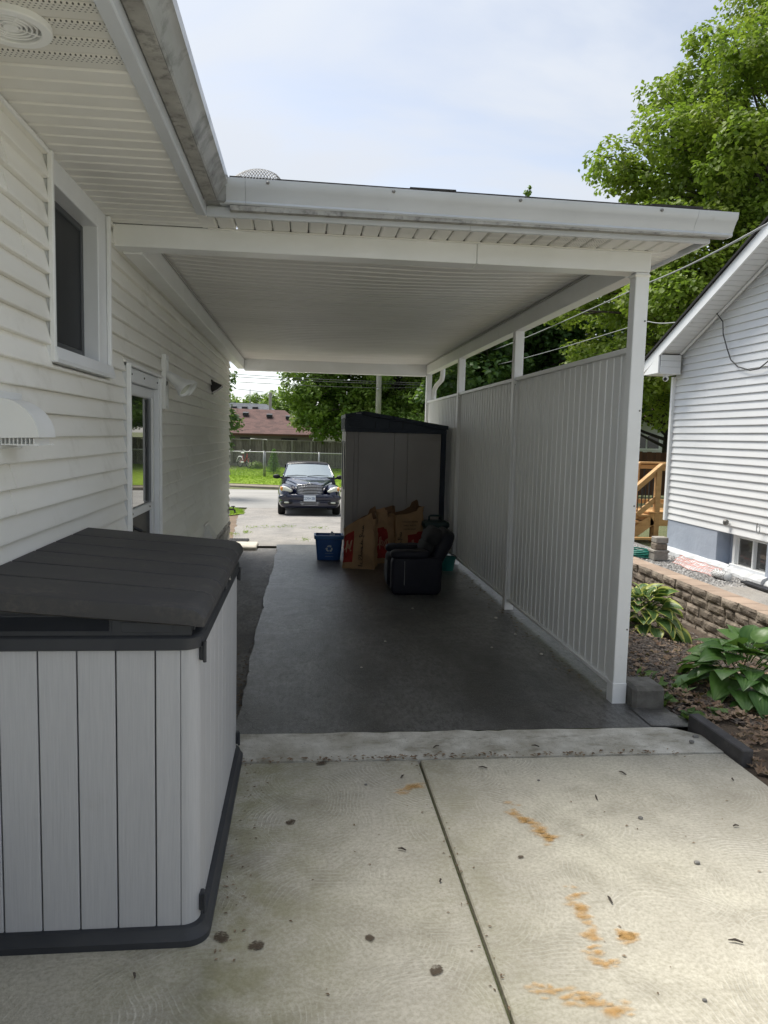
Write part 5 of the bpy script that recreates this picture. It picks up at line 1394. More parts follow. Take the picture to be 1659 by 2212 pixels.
def deck_stairs():
    t = thing('deck_stairs', 'new wooden deck steps with handrail and black balusters beyond the white house corner', 'stairs', (5.9, 12.7, .04))
    W = lambda nm, *a: bx(*a, b=.005).build(nm, 'wood_new', t)
    def beam(nm, p, q, th, y0, y1, par=t):
        (xa, za), (xb, zb) = p, q; L = math.hypot(xb-xa, zb-za); nx, nz_ = -(zb-za)/L*th/2, (xb-xa)/L*th/2
        return MB().prism([(xa+nx, za+nz_), (xb+nx, zb+nz_), (xb-nx, zb-nz_), (xa-nx, za-nz_)], 'y', y0, y1).build(nm, 'wood_new', par)
    ya, yb = 12.36, 13.3
    W('landing_joist', 5.93, 7.6, ya, ya+.04, .29, .50); W('landing_joist', 5.93, 5.97, ya+.045, yb, .29, .50)
    for i in range(7): W('deck_board', 5.90, 7.6, ya-.02+.14*i, ya+.112+.14*i, .505, .53)
    for i in range(4):
        x = 5.76-.15*i; z = .415-.112*i
        W('tread', x-.06, x+.17, ya-.01, yb, z+.03, z+.06)
        W('riser', x+.125, x+.14, ya+.02, yb-.02, z-.06, z+.029) if z > .1 else None
    for y in (ya, yb-.04): beam('stringer', (5.97, .40), (5.30, -.10), .17, y, y+.04)
    for y in (ya-.005, yb-.08):
        W('post', 6.0, 6.09, y, y+.09, .04, 1.29)
        W('post', 5.36, 5.45, y, y+.09, .0, .72)
        beam('handrail', (6.10, 1.345), (5.36, .69), .035, y-.02, y+.11)
        beam('top_rail', (6.09, 1.275), (5.40, .665), .07, y+.03, y+.068)
        beam('bottom_rail', (6.03, .76), (5.44, .235), .085, y+.03, y+.068)
        for i in range(8):
            x = 5.97-.066*i; zb = .76-(6.03-x)*.89; zt = 1.275-(6.09-x)*.884
            MB().tube([(x, y+.049, zb), (x, y+.049, zt)], .009, 6).build('baluster', 'black_metal', t)
        W('handrail', 6.10, 7.6, y-.02, y+.11, 1.325, 1.36); W('top_rail', 6.091, 7.6, y+.03, y+.068, 1.235, 1.31); W('bottom_rail', 6.091, 7.6, y+.03, y+.068, .60, .68)
        for i in range(6): MB().tube([(6.2+.11*i, y+.049, .68), (6.2+.11*i, y+.049, 1.235)], .009, 6).build('baluster', 'black_metal', t)
    W('support_post', 5.99, 6.08, ya+.05, ya+.14, .0, .29)
    l = thing('lumber', 'long timber lying on the ground under the deck steps', 'timber', (5.7, 12.1, .05)); bx(5.2, 6.1, 12.05, 12.14, .085, .125, b=.004).build('plank', 'wood_new', l)
deck_stairs()

def plank_fence(name, label, x0, x1, y, z0, z1, w, mat, posts, rail=True, dy=0):
    t = thing(name, label, 'fence', ((x0+x1)/2, y, z0(x0))); mesh = bx(0, w-.006, -.012, .012, 0, 1).mesh('board', mat); x = x0; r = random.Random(3); i = 0
    while x < x1:
        zb = z0(x); zt = z1(x)
        place('board', mesh, t, loc=(x, y+dy*(x-x0)+(.006 if i % 2 else -.006), zb), scl=(1, 1, zt-zb+r.uniform(-.03, .012))); x += w; i += 1
    for px in posts: bx(px-.05, px+.05, y+dy*(px-x0)-.12, y+dy*(px-x0)-.03, z0(px), z1(px)+.03, b=.008).build('post', 'wood_rail' if mat == 'wood_old' else mat, t)
    if rail:
        k = 12; L = (x1-x0)/k
        for i in range(k):
            a, b = x0+L*i, x0+L*(i+1)
            MB().prism([(a, z1(a)-.01), (b, z1(b)-.01), (b, z1(b)+.035), (a, z1(a)+.035)], 'y', y+dy*(a-x0)-.07, y+dy*(a-x0)+.06).build('cap_rail', 'wood_rail', t)
            MB().prism([(a, z0(a)+.02), (b, z0(b)+.02), (b, z0(b)+.14), (a, z0(a)+.14)], 'y', y+dy*(a-x0)-.05, y+dy*(a-x0)-.02).build('kick_board', 'wood_rail', t)
    return t
def far_side():
    plank_fence('plank_fence', 'weathered grey brown board fence across the street behind the bicycle', -7.5, 7.5, 40, lambda x: -.08-.02*x, lambda x: 1.345-.004*x, .145, 'wood_old', (-5.3, -3.7, -2.05, -.95+.4, .45, 2.05, 3.6))
    # chain link fence
    t = thing('chain_link_fence', 'galvanised chain link fence on the lawn across the street', 'fence', (0, 35, -.2))
    zt = .86
    MB().add([(-8, 35, -.20), (8, 35, -.25), (8, 35, zt), (-8, 35, zt)], [(0, 1, 2, 3)]).build('mesh', 'chainlink', t)
    MB().tube([(-8, 35, zt), (8, 35, zt-.01)], .022, 8).build('top_rail', 'galv', t, smooth=True)
    for x in (-4.6, -1.745, .75, 3.2, 5.7): MB().tube([(x, 34.98, -.35), (x, 34.98, zt+.05)], .038, 10).build('post', 'galv', t, smooth=True)
    MB().tube([(-1.68, 34.98, -.35), (-1.68, 34.98, zt+.02)], .022, 8).build('post', 'galv', t, smooth=True)
    # houses
    h = thing('far_house', 'house with brown shingle hip roof behind the far board fence', 'house', (-5, 50, -.9))
    bx(-12, .62, 48.4, 55, -1.2, 1.72).build('wall', 'taupe_wall', h)
    MB().add([(-13, 48, 1.66), (.93, 48, 1.69), (-1.25, 52, 3.28), (-13, 52, 3.42), (.93, 56, 1.69), (-13, 56, 1.66)], [(0, 1, 2, 3), (1, 4, 2), (3, 2, 4, 5)]).build('roof', 'roof_brown', h)
    MB().box(-13, .95, 47.94, 48.02, 1.56, 1.67).build('fascia', 'wood_brown', h)
    for x, y in ((-3.75, 50.9), (-2.2, 50.7), (-.95, 50.5)):
        z = 1.68+(y-48)*.41
        MB().prism([(y-.22, z-.03), (y+.22, z+.12), (y+.22, z+.22), (y-.22, z+.14)], 'x', x-.19, x+.19).build('roof_vent', 'black_metal', h)
    w = bx(-1.35, -.35, 48.34, 48.42, .9, 1.42).build('window', 'black_metal', h); bx(-1.28, -.86, 48.325, 48.345, .95, 1.36).build('pane', 'glass_dark', w); bx(-.82, -.42, 48.325, 48.345, .95, 1.36).build('pane', 'glass_dark', w)
    bx(-3.9, -3.2, 48.34, 48.42, .9, 1.42).build('window', 'black_metal', h)
    h = thing('grey_house', 'house with grey shingle roof far behind the brown roof', 'house', (-8, 76, -1))
    bx(-16, -3.2, 73, 80, -1.5, 3.0).build('wall', 'wall_white', h)
    MB().add([(-17, 72, 2.6), (-1.0, 72, 2.9), (-3.6, 75.5, 4.55), (-17, 75.5, 4.75), (-1, 80, 2.9), (-17, 80, 2.6)], [(0, 1, 2, 3), (1, 4, 2), (3, 2, 4, 5)]).build('roof', 'roof_grey', h)
    for x in (-6.6, -5.6, -4.6): MB().prism([(74.2, 3.85), (74.8, 4.1), (74.8, 4.35), (74.2, 4.2)], 'x', x-.25, x+.25).build('roof_vent', 'black_metal', h)
    h = thing('cream_house', 'cream sided house with reddish roof partly hidden by the maple', 'house', (3, 57, -1))
    bx(.75, 8, 56.4, 62, -1.5, 2.42).build('wall', 'cream_wall', h)
    for i in range(16): bx(.742, 8, 56.385, 56.41, -.6+.19*i, -.425+.19*i).build('siding_board', 'cream_wall', h)
    bx(1.02, 1.16, 56.35, 56.39, -1.5, 2.40).build('corner_trim', 'wall_white', h)
    MB().add([(.3, 55.9, 2.36), (8.5, 55.9, 2.36), (7, 60, 3.95), (1.4, 60, 3.95), (.3, 62.5, 2.36)], [(0, 1, 2, 3), (0, 3, 4)]).build('roof', 'roof_red', h)
    bx(.3, 8.5, 55.86, 55.92, 2.24, 2.36).build('fascia', 'roof_red', h); bx(2.88, 3.0, 56.3, 56.36, -.5, 2.0).build('blue_post', 'blue_sign', h)
    # garden swing frame top behind the fence
    s = thing('swing_frame', 'pale metal swing frame rising just above the far fence', 'swing', (-2.6, 44, -.8))
    MB().tube([(-3.25, 44, -.4), (-2.95, 44, 1.40), (-2.05, 44, 1.36), (-1.85, 44, -.4)], .03, 6).tube([(-2.95, 44, 1.40), (-2.75, 44.8, 1.22)], .02, 6).build('frame_tube', 'bike_white', s)
    # poles and wires
    p = thing('utility_pole', 'grey wooden utility pole rising behind the shed roof', 'pole', (3.62, 37, -.2))
    MB().tube([(3.62, 37, -.3), (3.62, 37, 9)], [.145, .115], 14).build('shaft', 'pole_grey', p, smooth=True); bx(2.7, 4.5, 36.9, 37.1, 8.2, 8.35).build('crossarm', 'pole_grey', p)
    bx(3.50, 3.62, 36.8, 36.9, 3.92, 4.0, b=.01).build('bracket', 'steel', p)
    p = thing('street_pole', 'thin distant pole left of the maple across the street', 'pole', (-2.98, 70, -.5)); MB().tube([(-2.98, 70, -.6), (-2.98, 70, 5.4)], .13, 8).build('shaft', 'pole_grey', p)
    def wire(label, pts, r, mat='cable', name='overhead_wire'):
        P = []
        for a, b in zip(pts, pts[1:]):
            for i in range(8):
                t = i/8; P.append(tuple(a[k]+(b[k]-a[k])*t for k in range(2))+(a[2]+(b[2]-a[2])*t-.02*math.dist(a, b)*.25*math.sin(math.pi*t),))
        P.append(pts[-1]); tag(MB().tube(P, r, 5).build(name, mat), label, 'wire')
    wire('twisted silver service cable rising to the upper right past the carport corner', [(3.62, 37, 6.2), (7.29, 34, 5.3), (6.38, 14, 4.66), (4.35, 7, 3.80), (3.72, 6, 3.48+.08), (3.3, 4.2, 3.45)][:1]+[(7.3, 34, 5.26), (6.4, 14, 4.69), (4.36, 7, 3.80), (3.9, 5.6, 3.66)], .012, 'cable_grey')
    wire('thin wire running down from the neighbour\'s rake towards the street', [(3.62, 37, 5.3), (7.31, 34, 4.75), (6.44, 14, 3.98), (5.02, 10.05, 3.34)], .008, 'cable_grey')
    wire('highest of the thin wires crossing the sky left of the maple', [(-14, 37, 4.75), (-3.5, 37, 4.47), (3.62, 37, 4.33), (16, 37, 4.5)], .014)
    wire('middle one of the thin wires crossing the sky left of the maple', [(-14, 37.2, 4.58), (-3.5, 37.2, 4.36), (3.62, 37, 4.24), (16, 37, 4.4)], .014)
    wire('lowest of the thin wires crossing the sky left of the maple', [(-14, 37, 4.30), (-3.5, 37, 4.11), (3.62, 36.9, 4.02), (6.0, 37, 4.15), (16, 37, 4.2)], .014)
    a = thing('roof_antenna', 'spindly television antenna above the grey roof', 'antenna', (-5.9, 76, 4.5))
    MB().tube([(-5.2, 76, 4.5), (-5.2, 76, 6.0)], .03, 5).tube([(-6.4, 76, 5.95), (-3.9, 76, 5.75)], .025, 5).build('mast', 'cable_grey', a)
    # right background: brown fence and white house
    plank_fence('brown_fence', 'tall brown board fence behind the deck steps', 9.0, 13.5, 23, lambda x: .05, lambda x: 1.42, .15, 'wood_brown', (), rail=False)
    h = thing('white_house', 'white house with dark window seen between the carport post and the neighbour', 'house', (17, 33, 0))
    bx(13.2, 24, 31.6, 38, -.5, 2.75).build('wall', 'wall_white', h); MB().prism([(31.2, 2.7), (35, 4.3), (39, 2.7)], 'x', 12.8, 24.4).build('roof', 'roof_brown', h)
    w = bx(14.1, 15.4, 31.54, 31.6, 1.40, 2.08).build('window', 'white_metal', h); bx(14.2, 14.72, 31.52, 31.545, 1.47, 2.0).build('pane', 'glass_dark', w); bx(14.8, 15.3, 31.52, 31.545, 1.47, 2.0).build('pane', 'glass_dark', w)
far_side()

def bicycle():
    t = thing('bicycle', 'red and white bicycle standing by the chain link fence across the street', 'bicycle', (-3.08, 38.3, .02), R(-52))
    r = .245; zc = r
    def wheel(x, nm):
        w = MB().tube([(x+r*math.cos(a), 0, zc+r*math.sin(a)) for a in [i*math.pi/12 for i in range(24)]], .018, 6, closed=True).build('wheel', 'tyre', t, local=True)
        s = MB()
        for i in range(9): a = i*math.pi*2/9; s.tube([(x, 0, zc), (x+r*math.cos(a), 0, zc+r*math.sin(a))], .003, 4)
        s.build('spokes', 'bike_white', w, local=True)
    wheel(0, 'r'); wheel(.74, 'f')
    MB().tube([(0, 0, zc), (.28, 0, .22), (.24, 0, .62)], .016, 6).tube([(.28, 0, .22), (.45, 0, .33), (.60, 0, .62)], .02, 6).tube([(0, 0, zc), (.25, 0, .50)], .012, 6).tube([(.60, 0, .70), (.63, 0, .52), (.74, 0, zc)], .018, 6).build('frame', 'bike_red', t, local=True)
    MB().tube([(r*1.12*math.cos(R(a)), 0, zc+r*1.12*math.sin(R(a))) for a in range(20, 181, 20)], .028, 6).tube([(-.12, 0, .52), (.2, 0, .52)], .02, 6).blob((.2, 0, .25), (.16, .02, .05), (.6, .6), 12, 6).build('rear_guard', 'bike_white', t, local=True)
    MB().blob((.22, 0, .70), (.12, .07, .03), (.8, .8), 14, 8).build('saddle', 'bike_white', t, local=True)
    MB().tube([(.55, -.22, .86), (.62, -.12, .80), (.60, 0, .74), (.62, .12, .80), (.55, .22, .86)], .014, 6).build('handlebar', 'bike_white', t, local=True)
bicycle()

# ------------------------------------------------------------------ trees
def tree(name, label, base, trunk_top, tr, clumps, per, size, mat, seed, bark='bark', group=None, droop=.5, flat=.7):
    t = thing(name, label, 'tree', base, group=group); g = np.random.default_rng(seed); b = Vector(base); top = Vector(trunk_top)
    m = MB(); n = 8
    axis = [b.lerp(top, i/n)+Vector((.25*nz3(i*.7, seed, 0), .25*nz3(i*.7, seed, 5), 0))*min(1, i/3) for i in range(n+1)]
    m.tube(axis, [tr*(1.25 if i == 0 else 1)*(1-.8*i/n) for i in range(n+1)], 10)
    for c, r in clumps:
        c = Vector(c); f = min(.98, max(.18, (c.z-b.z)/(top.z-b.z)*.75)); k = f*n; a = axis[int(k)].lerp(axis[min(n, int(k)+1)], k-int(k))
        mid = a.lerp(c, .55)+Vector((0, 0, .12*(c-a).length))+Vector(tuple(g.normal(0, .12, 3)))
        r0 = tr*.28*(1-.6*f); m.tube([a, a.lerp(mid, .5)+Vector(tuple(g.normal(0, .06, 3))), mid, mid.lerp(c, .6), c], [r0, r0*.8, r0*.55, r0*.3, .012], 5, cap=False)
        for _ in range(2):
            e = c+Vector(tuple(g.normal(0, r*.5, 3))); m.tube([mid.lerp(c, .5), e], [r0*.25, .008], 4, cap=False)
    m.build('trunk', bark, t, smooth=True)
    P = []; N = []; S = []
    for c, r in clumps:
        k = int(per*(r/.8)**2); d = g.normal(size=(k, 3)); d /= np.linalg.norm(d, axis=1, keepdims=True)
        rad = g.uniform(.25, 1.0, (k, 1))**.5*r
        p = np.array(c)+d*rad*np.array([1.1, 1.1, flat])
        # lobes within the clump
        p += .18*r*np.sin(p[:, [1, 2, 0]]*5.0/r)
        P.append(p); nn = d*.5+np.array([0, 0, .75])+g.normal(size=(k, 3))*.45; N.append(nn); S.append(g.uniform(.7, 1.25, k)*size)
    leaves('crown', np.concatenate(P), np.concatenate(N), np.concatenate(S), mat, t, .75, seed, .3, droop)
    return t
def clumps_in(env, n, seed, r=(.5, .9), shell=.55, keep=None):
    """clump centres in a union of ellipsoids, pushed to the outer shell"""
    g = np.random.default_rng(seed); out = []
    w = np.array([e[1][0]*e[1][1]*e[1][2] for e in env])**.7; w /= w.sum(); tries = 0
    while len(out) < n and tries < n*60:
        tries += 1
        c, rr = env[g.choice(len(env), p=w)]; d = g.normal(size=3); d /= np.linalg.norm(d)
        p = np.array(c)+d*np.array(rr)*(shell+(1-shell)*g.uniform())
        if keep and not keep(p): continue
        q = g.uniform(*r)
        if any(np.linalg.norm(p-o[0]) < .42*(q+o[1]) for o in out): continue
        out.append((p, q))
    return [(tuple(p), q) for p, q in out]

# big maple behind the neighbour's house: broad below, tapering to the upper right
env = [((11.6, 19.5, 5.2), (4.9, 4.2, 2.9)), ((11.8, 19.5, 7.7), (4.6, 3.8, 2.7)), ((12.7, 19.8, 10.4), (3.6, 3.2, 2.6)), ((13.6, 20, 13.2), (2.0, 2.2, 2.0)), ((9.8, 17.0, 3.7), (1.9, 1.8, 1.6))]
tree('maple_tree', 'tall bright green maple filling the upper right behind the neighbour\'s roof', (11.9, 19.5, 0), (13.2, 19.8, 12.5), .36, clumps_in(env, 300, 5, (.5, .9), .5), 780, .135, 'leaf_maple', 5, droop=.9)
# darker trees seen through the gap above the screen
env = [((7.6, 30, 5.4), (3.2, 2.6, 2.8)), ((9.8, 30, 6.0), (2.6, 2.4, 2.6)), ((6.6, 29.5, 3.4), (2.0, 1.8, 1.5))]
tree('dark_tree', 'dark leafy tree seen through the gap above the privacy screen', (7.9, 30, -.6), (8.2, 30, 7.8), .32, clumps_in(env, 110, 8, (.6, 1.0), .35), 300, .22, 'leaf_dark', 8, 'bark_dark')
env = [((14.5, 29, 5), (3.4, 2.6, 3.2)), ((11.2, 28, 3.6), (1.7, 1.6, 1.8))]
tree('backyard_tree', 'dark tree far behind the neighbour between post and corner', (14.5, 29, 0), (14.5, 29, 8), .3, clumps_in(env, 90, 9, (.6, 1.0), .35), 300, .22, 'leaf_dark', 9, 'bark_dark')
# maple across the street with low branches over the roofs
env = [((3.6, 41.5, 5.2), (5.2, 4.2, 3.3)), ((1.4, 40.0, 3.2), (2.3, 2.2, 1.5)), ((5.2, 40, 3.0), (3.0, 2.4, 1.6)), ((8.5, 42, 5.5), (3.0, 3, 3.0)), ((2.9, 38.8, 1.9), (.9, 1.0, .9))]
def keepm(p):
    # the crown stays off the open sky to the left
    return p[0] > -2.05+.35*max(0, 3.2-p[2])
tree('street_maple', 'large maple across the street with branches hanging over the brown roof', (5.0, 41.8, 0), (4.6, 41.8, 8.5), .40, clumps_in(env, 200, 12, (.5, .9), .45, keepm), 520, .19, 'leaf_far', 12, droop=.8)
# dark foliage at the corner of the house
env = [((-3.0, 27.5, 1.9), (.72, .9, .8)), ((-3.05, 27.3, 3.35), (.62, .8, .7))]
tree('corner_tree', 'dark young tree peeking out past the far corner of the white house', (-3.6, 27.5, -.6), (-3.5, 27.5, 3.9), .10, clumps_in(env, 30, 14, (.28, .45), .3), 420, .14, 'leaf_dark', 14, 'bark_dark')
# trees far behind
for i, (x, y, z, rx, rz_, lb) in enumerate(((-9, 96, 4.4, 4, 2.2, 'small distant tree above the left end of the grey roof'), (-5.2, 98, 4.6, 2.2, 2.0, 'slim distant tree between the antenna and the maple'), (-2.6, 84, 3.6, 2.2, 2.6, 'round distant tree at the right end of the grey roof'))):
    env = [((x, y, z), (rx, 2.5, rz_))]
    tree('distant_tree', lb, (x, y, -1), (x, y, z+rz_*.6), .2, clumps_in(env, 18, 30+i, (.7, 1.1), .3), 170, .32, 'leaf_far', 30+i, group='trees far behind the roofs')
env = [((4.6, 18.6, 6.72), (.32, .32, .5))]
tree('poplar_tip', 'narrow tree tip showing just above the carport gutter', (6.9, 24, -.4), (6.9, 24, 9.3), .12, [((6.9, 24, 9.12), .17), ((6.88, 24, 9.38), .12), ((6.93, 24, 9.55), .07), ((6.7, 24, 8.9), .2), ((7.1, 24, 8.85), .2), ((6.3, 24, 8.95), .14), ((6.05, 24, 8.9), .12), ((6.9, 24, 8.4), .4)], 2200, .10, 'leaf_far', 21)
# spruce
def spruce():
    b = Vector((-1.36, 36.2, -.16)); t = thing('spruce_sapling', 'small young spruce on the lawn behind the chain link fence', 'tree', b); H = 1.16
    m = MB().tube([b, b+Vector((0, 0, H))], [.028, .006], 6); P = []; N = []
    g = np.random.default_rng(2)
    for i in range(88):
        f = .06+.92*i/88; z = f*H; L = .36*(1-f)**.8+.03; a = i*2.4
        d = np.array([math.cos(a), math.sin(a), -.05+.35*f]); e = np.array(b)+np.array([0, 0, z])
        m.tube([Vector(e), Vector(e+d*L)], [.007, .002], 3, cap=False)
        k = int(16+34*L/.36); s = g.uniform(.15, 1, k)[:, None]; p = e+d*L*s+g.normal(0, .014, (k, 3)); P.append(p); N.append(g.normal(size=(k, 3))+np.array([0, 0, .6]))
    m.build('trunk', 'bark_dark', t); P = np.concatenate(P)
    leaves('crown', P, np.concatenate(N), np.full(len(P), .065), 'needle', t, .32, 4, .2)
spruce()
def shrub(x, y, z, r, h, seed, label):
    t = thing('shrub', label, 'shrub', (x, y, z), group='shrubs by the board fence'); g = np.random.default_rng(seed); k = 700
    d = g.normal(size=(k, 3)); d /= np.linalg.norm(d, axis=1, keepdims=True); d[:, 2] = abs(d[:, 2])
    P = np.array([x, y, z])+d*np.array([r, r*.7, h])*g.uniform(.4, 1, (k, 1)); leaves('foliage', P, d+np.array([0, 0, .4]), np.full(k, .09), 'leaf_far', t, .5, seed)
    MB().tube([(x, y, z-.1), (x, y, z+h*.6)], .02, 5).build('stem', 'bark_dark', t)
shrub(-2.35, 38.8, -.05, .45, .38, 3, 'low green shrub in front of the board fence right of the bicycle')
shrub(.2, 39.2, -.08, .4, .3, 6, 'low green shrub at the foot of the board fence behind the car')

# ------------------------------------------------------------------ hostas
def hosta_leaf(seed, L=1.0, W=.68, cup=.12, curl=.35, pet=.5):
    m = MB(); nu, nv = 12, 12; ed = []; vn = []
    def S(u, v):
        y = v; s = 2*u-1
        w = W*.5*(math.sin(math.pi*min(1, (v*.93+.07))**.72))**.85*(1-.25*v) if 0 < v < 1 else .002
        x = s*w; z = cup*s*s*w*1.6-curl*(v-.35)**2*(1 if v > .35 else .5)+.021*math.cos(s*math.pi*5.5)*(math.sin(math.pi*v)**.5)+.022*nz3(s*2+seed, v*3, seed)
        return (x, y, z)
    m.grid(S, nu, nv)
    for j in range(nv+1):
        for i in range(nu+1):
            s = abs(2*i/nu-1); ed.append(max(s, max(0, (j/nv-.82)/.18))); vn.append(max(0, math.cos((2*i/nu-1)*math.pi*5.5))*.6+(.4 if i == nu//2 else 0))
    n0 = len(m.v); m.tube([(0, .03, -.01), (0, -.2*pet, -.06*pet), (0, -.6*pet, -.26*pet), (0, -pet, -.62*pet)], [.022, .024, .024, .02], 5)
    k = len(m.v)-n0; ed += [0]*k; vn += [.8]*k
    def mesh(mat):
        me = m.mesh('leaf', mat, smooth=True)
        for nm, arr in (('edge', ed), ('vein', vn)):
            a = me.attributes.new(nm, 'FLOAT', 'POINT'); a.data.foreach_set('value', arr)
        return me
    return mesh
def hosta_plant(label, c, Rad, H, n, leaf_len, mat, seed):
    t = thing('hosta_plant', label, 'plant', c); r = random.Random(seed)
    meshes = [hosta_leaf(seed+i, W=r.uniform(.82, 1.0), cup=r.uniform(.02, .25), curl=r.uniform(.3, .8), pet=r.uniform(.3, .5))(mat) for i in range(7)]
    for i in range(n):
        f = (i+.5)/n; a = i*2.39996+r.uniform(-.3, .3)
        rad = Rad*(.08+.66*f**.75)*r.uniform(.85, 1.1); z = H*(.90-.80*f**1.35)*r.uniform(.85, 1.1)
        tilt = R(34-84*f+r.uniform(-14, 14)); L = leaf_len*r.uniform(.78, 1.15)*(.8+.3*f)
        # leaf +y points outward; tilt raises the blade
        rot = (Matrix.Rotation(a-math.pi/2, 4, 'Z') @ Matrix.Rotation(tilt, 4, 'X') @ Matrix.Rotation(r.uniform(-.35, .35), 4, 'Y'))
        o = place('leaf', meshes[i % 7], t, True)
        o.matrix_basis = Matrix.Translation((rad*math.cos(a), rad*math.sin(a), z)) @ rot @ Matrix.Diagonal((L*1.05, L, L, 1))
hosta_plant('large plain green hosta with broad leaves at the right edge', (3.20, 5.02, zbed(3.2)-.02), .60, .50, 92, .235, 'hosta_green', 3)
hosta_plant('smaller hosta with yellow edged leaves beside the carport post', (3.52, 7.40, zbed(3.5)-.02), .50, .46, 84, .215, 'hosta_edged', 8)

# ------------------------------------------------------------------ garden bed, litter and small things
def bed():
    m = MB(); xs = [2.12, 2.3, 2.36, 2.5, 2.75, 3.0, 3.25, 3.5, 3.75, 4.0, 4.2, 4.40]; ys = frange(2.6, 12.8, 34)
    def z(x, y): return zbed(x)+.015*nz3(x*3, y*3, 1)+.01*nz3(x*9, y*9, 2)-(.045 if x < 2.3 and y < 4.3 else 0)-(0.03 if x < 2.2 else 0)
    m.grid(lambda u, v: (2.12+2.29*u, 1.85+10.95*v, z(2.12+2.29*u, 1.85+10.95*v)), 26, 86); o = m.build('garden_bed', 'soil', smooth=True); struct(o)
    g = np.random.default_rng(11); ch = MB()
    for _ in range(7500):
        x, y = 2.22+2.1*g.beta(1.1, 1.5), 4.35+4.2*g.beta(1.0, 1.9); a = g.uniform(0, 6.28); L, W = g.uniform(.012, .042), g.uniform(.004, .010); p = g.normal(0, .35); q = zbed(x)+.012+g.uniform(0, .014)
        ca, sa = math.cos(a)*L, math.sin(a)*L; wx, wy = -math.sin(a)*W, math.cos(a)*W; dz = math.sin(p)*L*.5
        ch.add([(x-ca-wx, y-sa-wy, q-dz), (x+ca-wx, y+sa-wy, q+dz), (x+ca+wx, y+sa+wy, q+dz+.002), (x-ca+wx, y-sa+wy, q-dz+.002), (x, y, q+.006)], [(0, 1, 4), (1, 2, 4), (2, 3, 4), (3, 0, 4)])
    tag(ch.build('mulch', 'chips'), 'dark shredded bark mulch covering the garden bed', 'mulch', kind='stuff')
    # fallen leaves: curled quads
    n = 1500; lv = MB()
    for i in range(n):
        if i < 900: x, y = 2.36+1.9*g.beta(1.0, 1.2), 2.3+2.6*g.beta(1.6, 1.2)
        else: x, y = 2.2+2.0*g.uniform(), 4.4+3.0*g.beta(1, 1.6)
        if x < 2.40 and y < 4.25: x += .1
        s = g.uniform(.018, .048); a = g.uniform(0, 6.28); c, d = math.cos(a), math.sin(a); z0 = zbed(x)+.012+g.uniform(0, .03); tl = g.normal(0, .5); cu = g.uniform(.1, .7)*s
        sh = [(-1, 0, .3), (-.45, .62, 1), (.15, .38, .2), (.55, .75, .9), (.62, .15, .1), (1.15, 0, .8), (.6, -.2, .1), (.5, -.72, 1), (.1, -.4, .2), (-.5, -.55, .9)]
        vs = [(0, 0, 0)]+list(sh)
        lv.add([(x+s*(p*c-q*d), y+s*(p*d+q*c), z0+cu*h+s*tl*p*.4) for p, q, h in vs], [(0, k, k % 10+1) for k in range(1, 11)])
    tag(lv.build('leaf_litter', 'litter'), 'curled brown fallen leaves lying over the bed', 'leaf litter', kind='stuff')
    # concrete footing block beside the near post
    f = MB().box(2.118, 2.335, 4.50, 4.74, -.06, .150, b=.022)
    f.v = [(x+.008*nz3(x*20, y*20, z*20), y+.008*nz3(x*20+9, y*20, z*20), z+.006*nz3(x*15, y*15+4, z*9)) for x, y, z in f.v]
    tag(f.build('footing_block', 'footing'), 'rough grey concrete block against the foot of the near post', 'block')
    e = MB().box(-.245, .245, -.035, .035, -.05, .085, b=.006).build('edging_paver', 'edging'); e.location = (2.375, 3.94, .0); e.rotation_euler = (0, R(-3), R(96)); tag(e, 'dark grey concrete edging paver between patio and bed', 'paver')
    # asphalt lip and crumbs near the post
    lip = MB().grid(lambda u, v: (2.10+.36*u, 4.20+.32*v*(1-.35*u), .016+.014*math.sin(math.pi*u)*math.sin(math.pi*v)-.05*u**4+.006*nz3(u*9, v*9, 1)), 14, 10)
    lp = lip.build('asphalt_patch', 'asphalt', smooth=True); struct(lp)
bed()
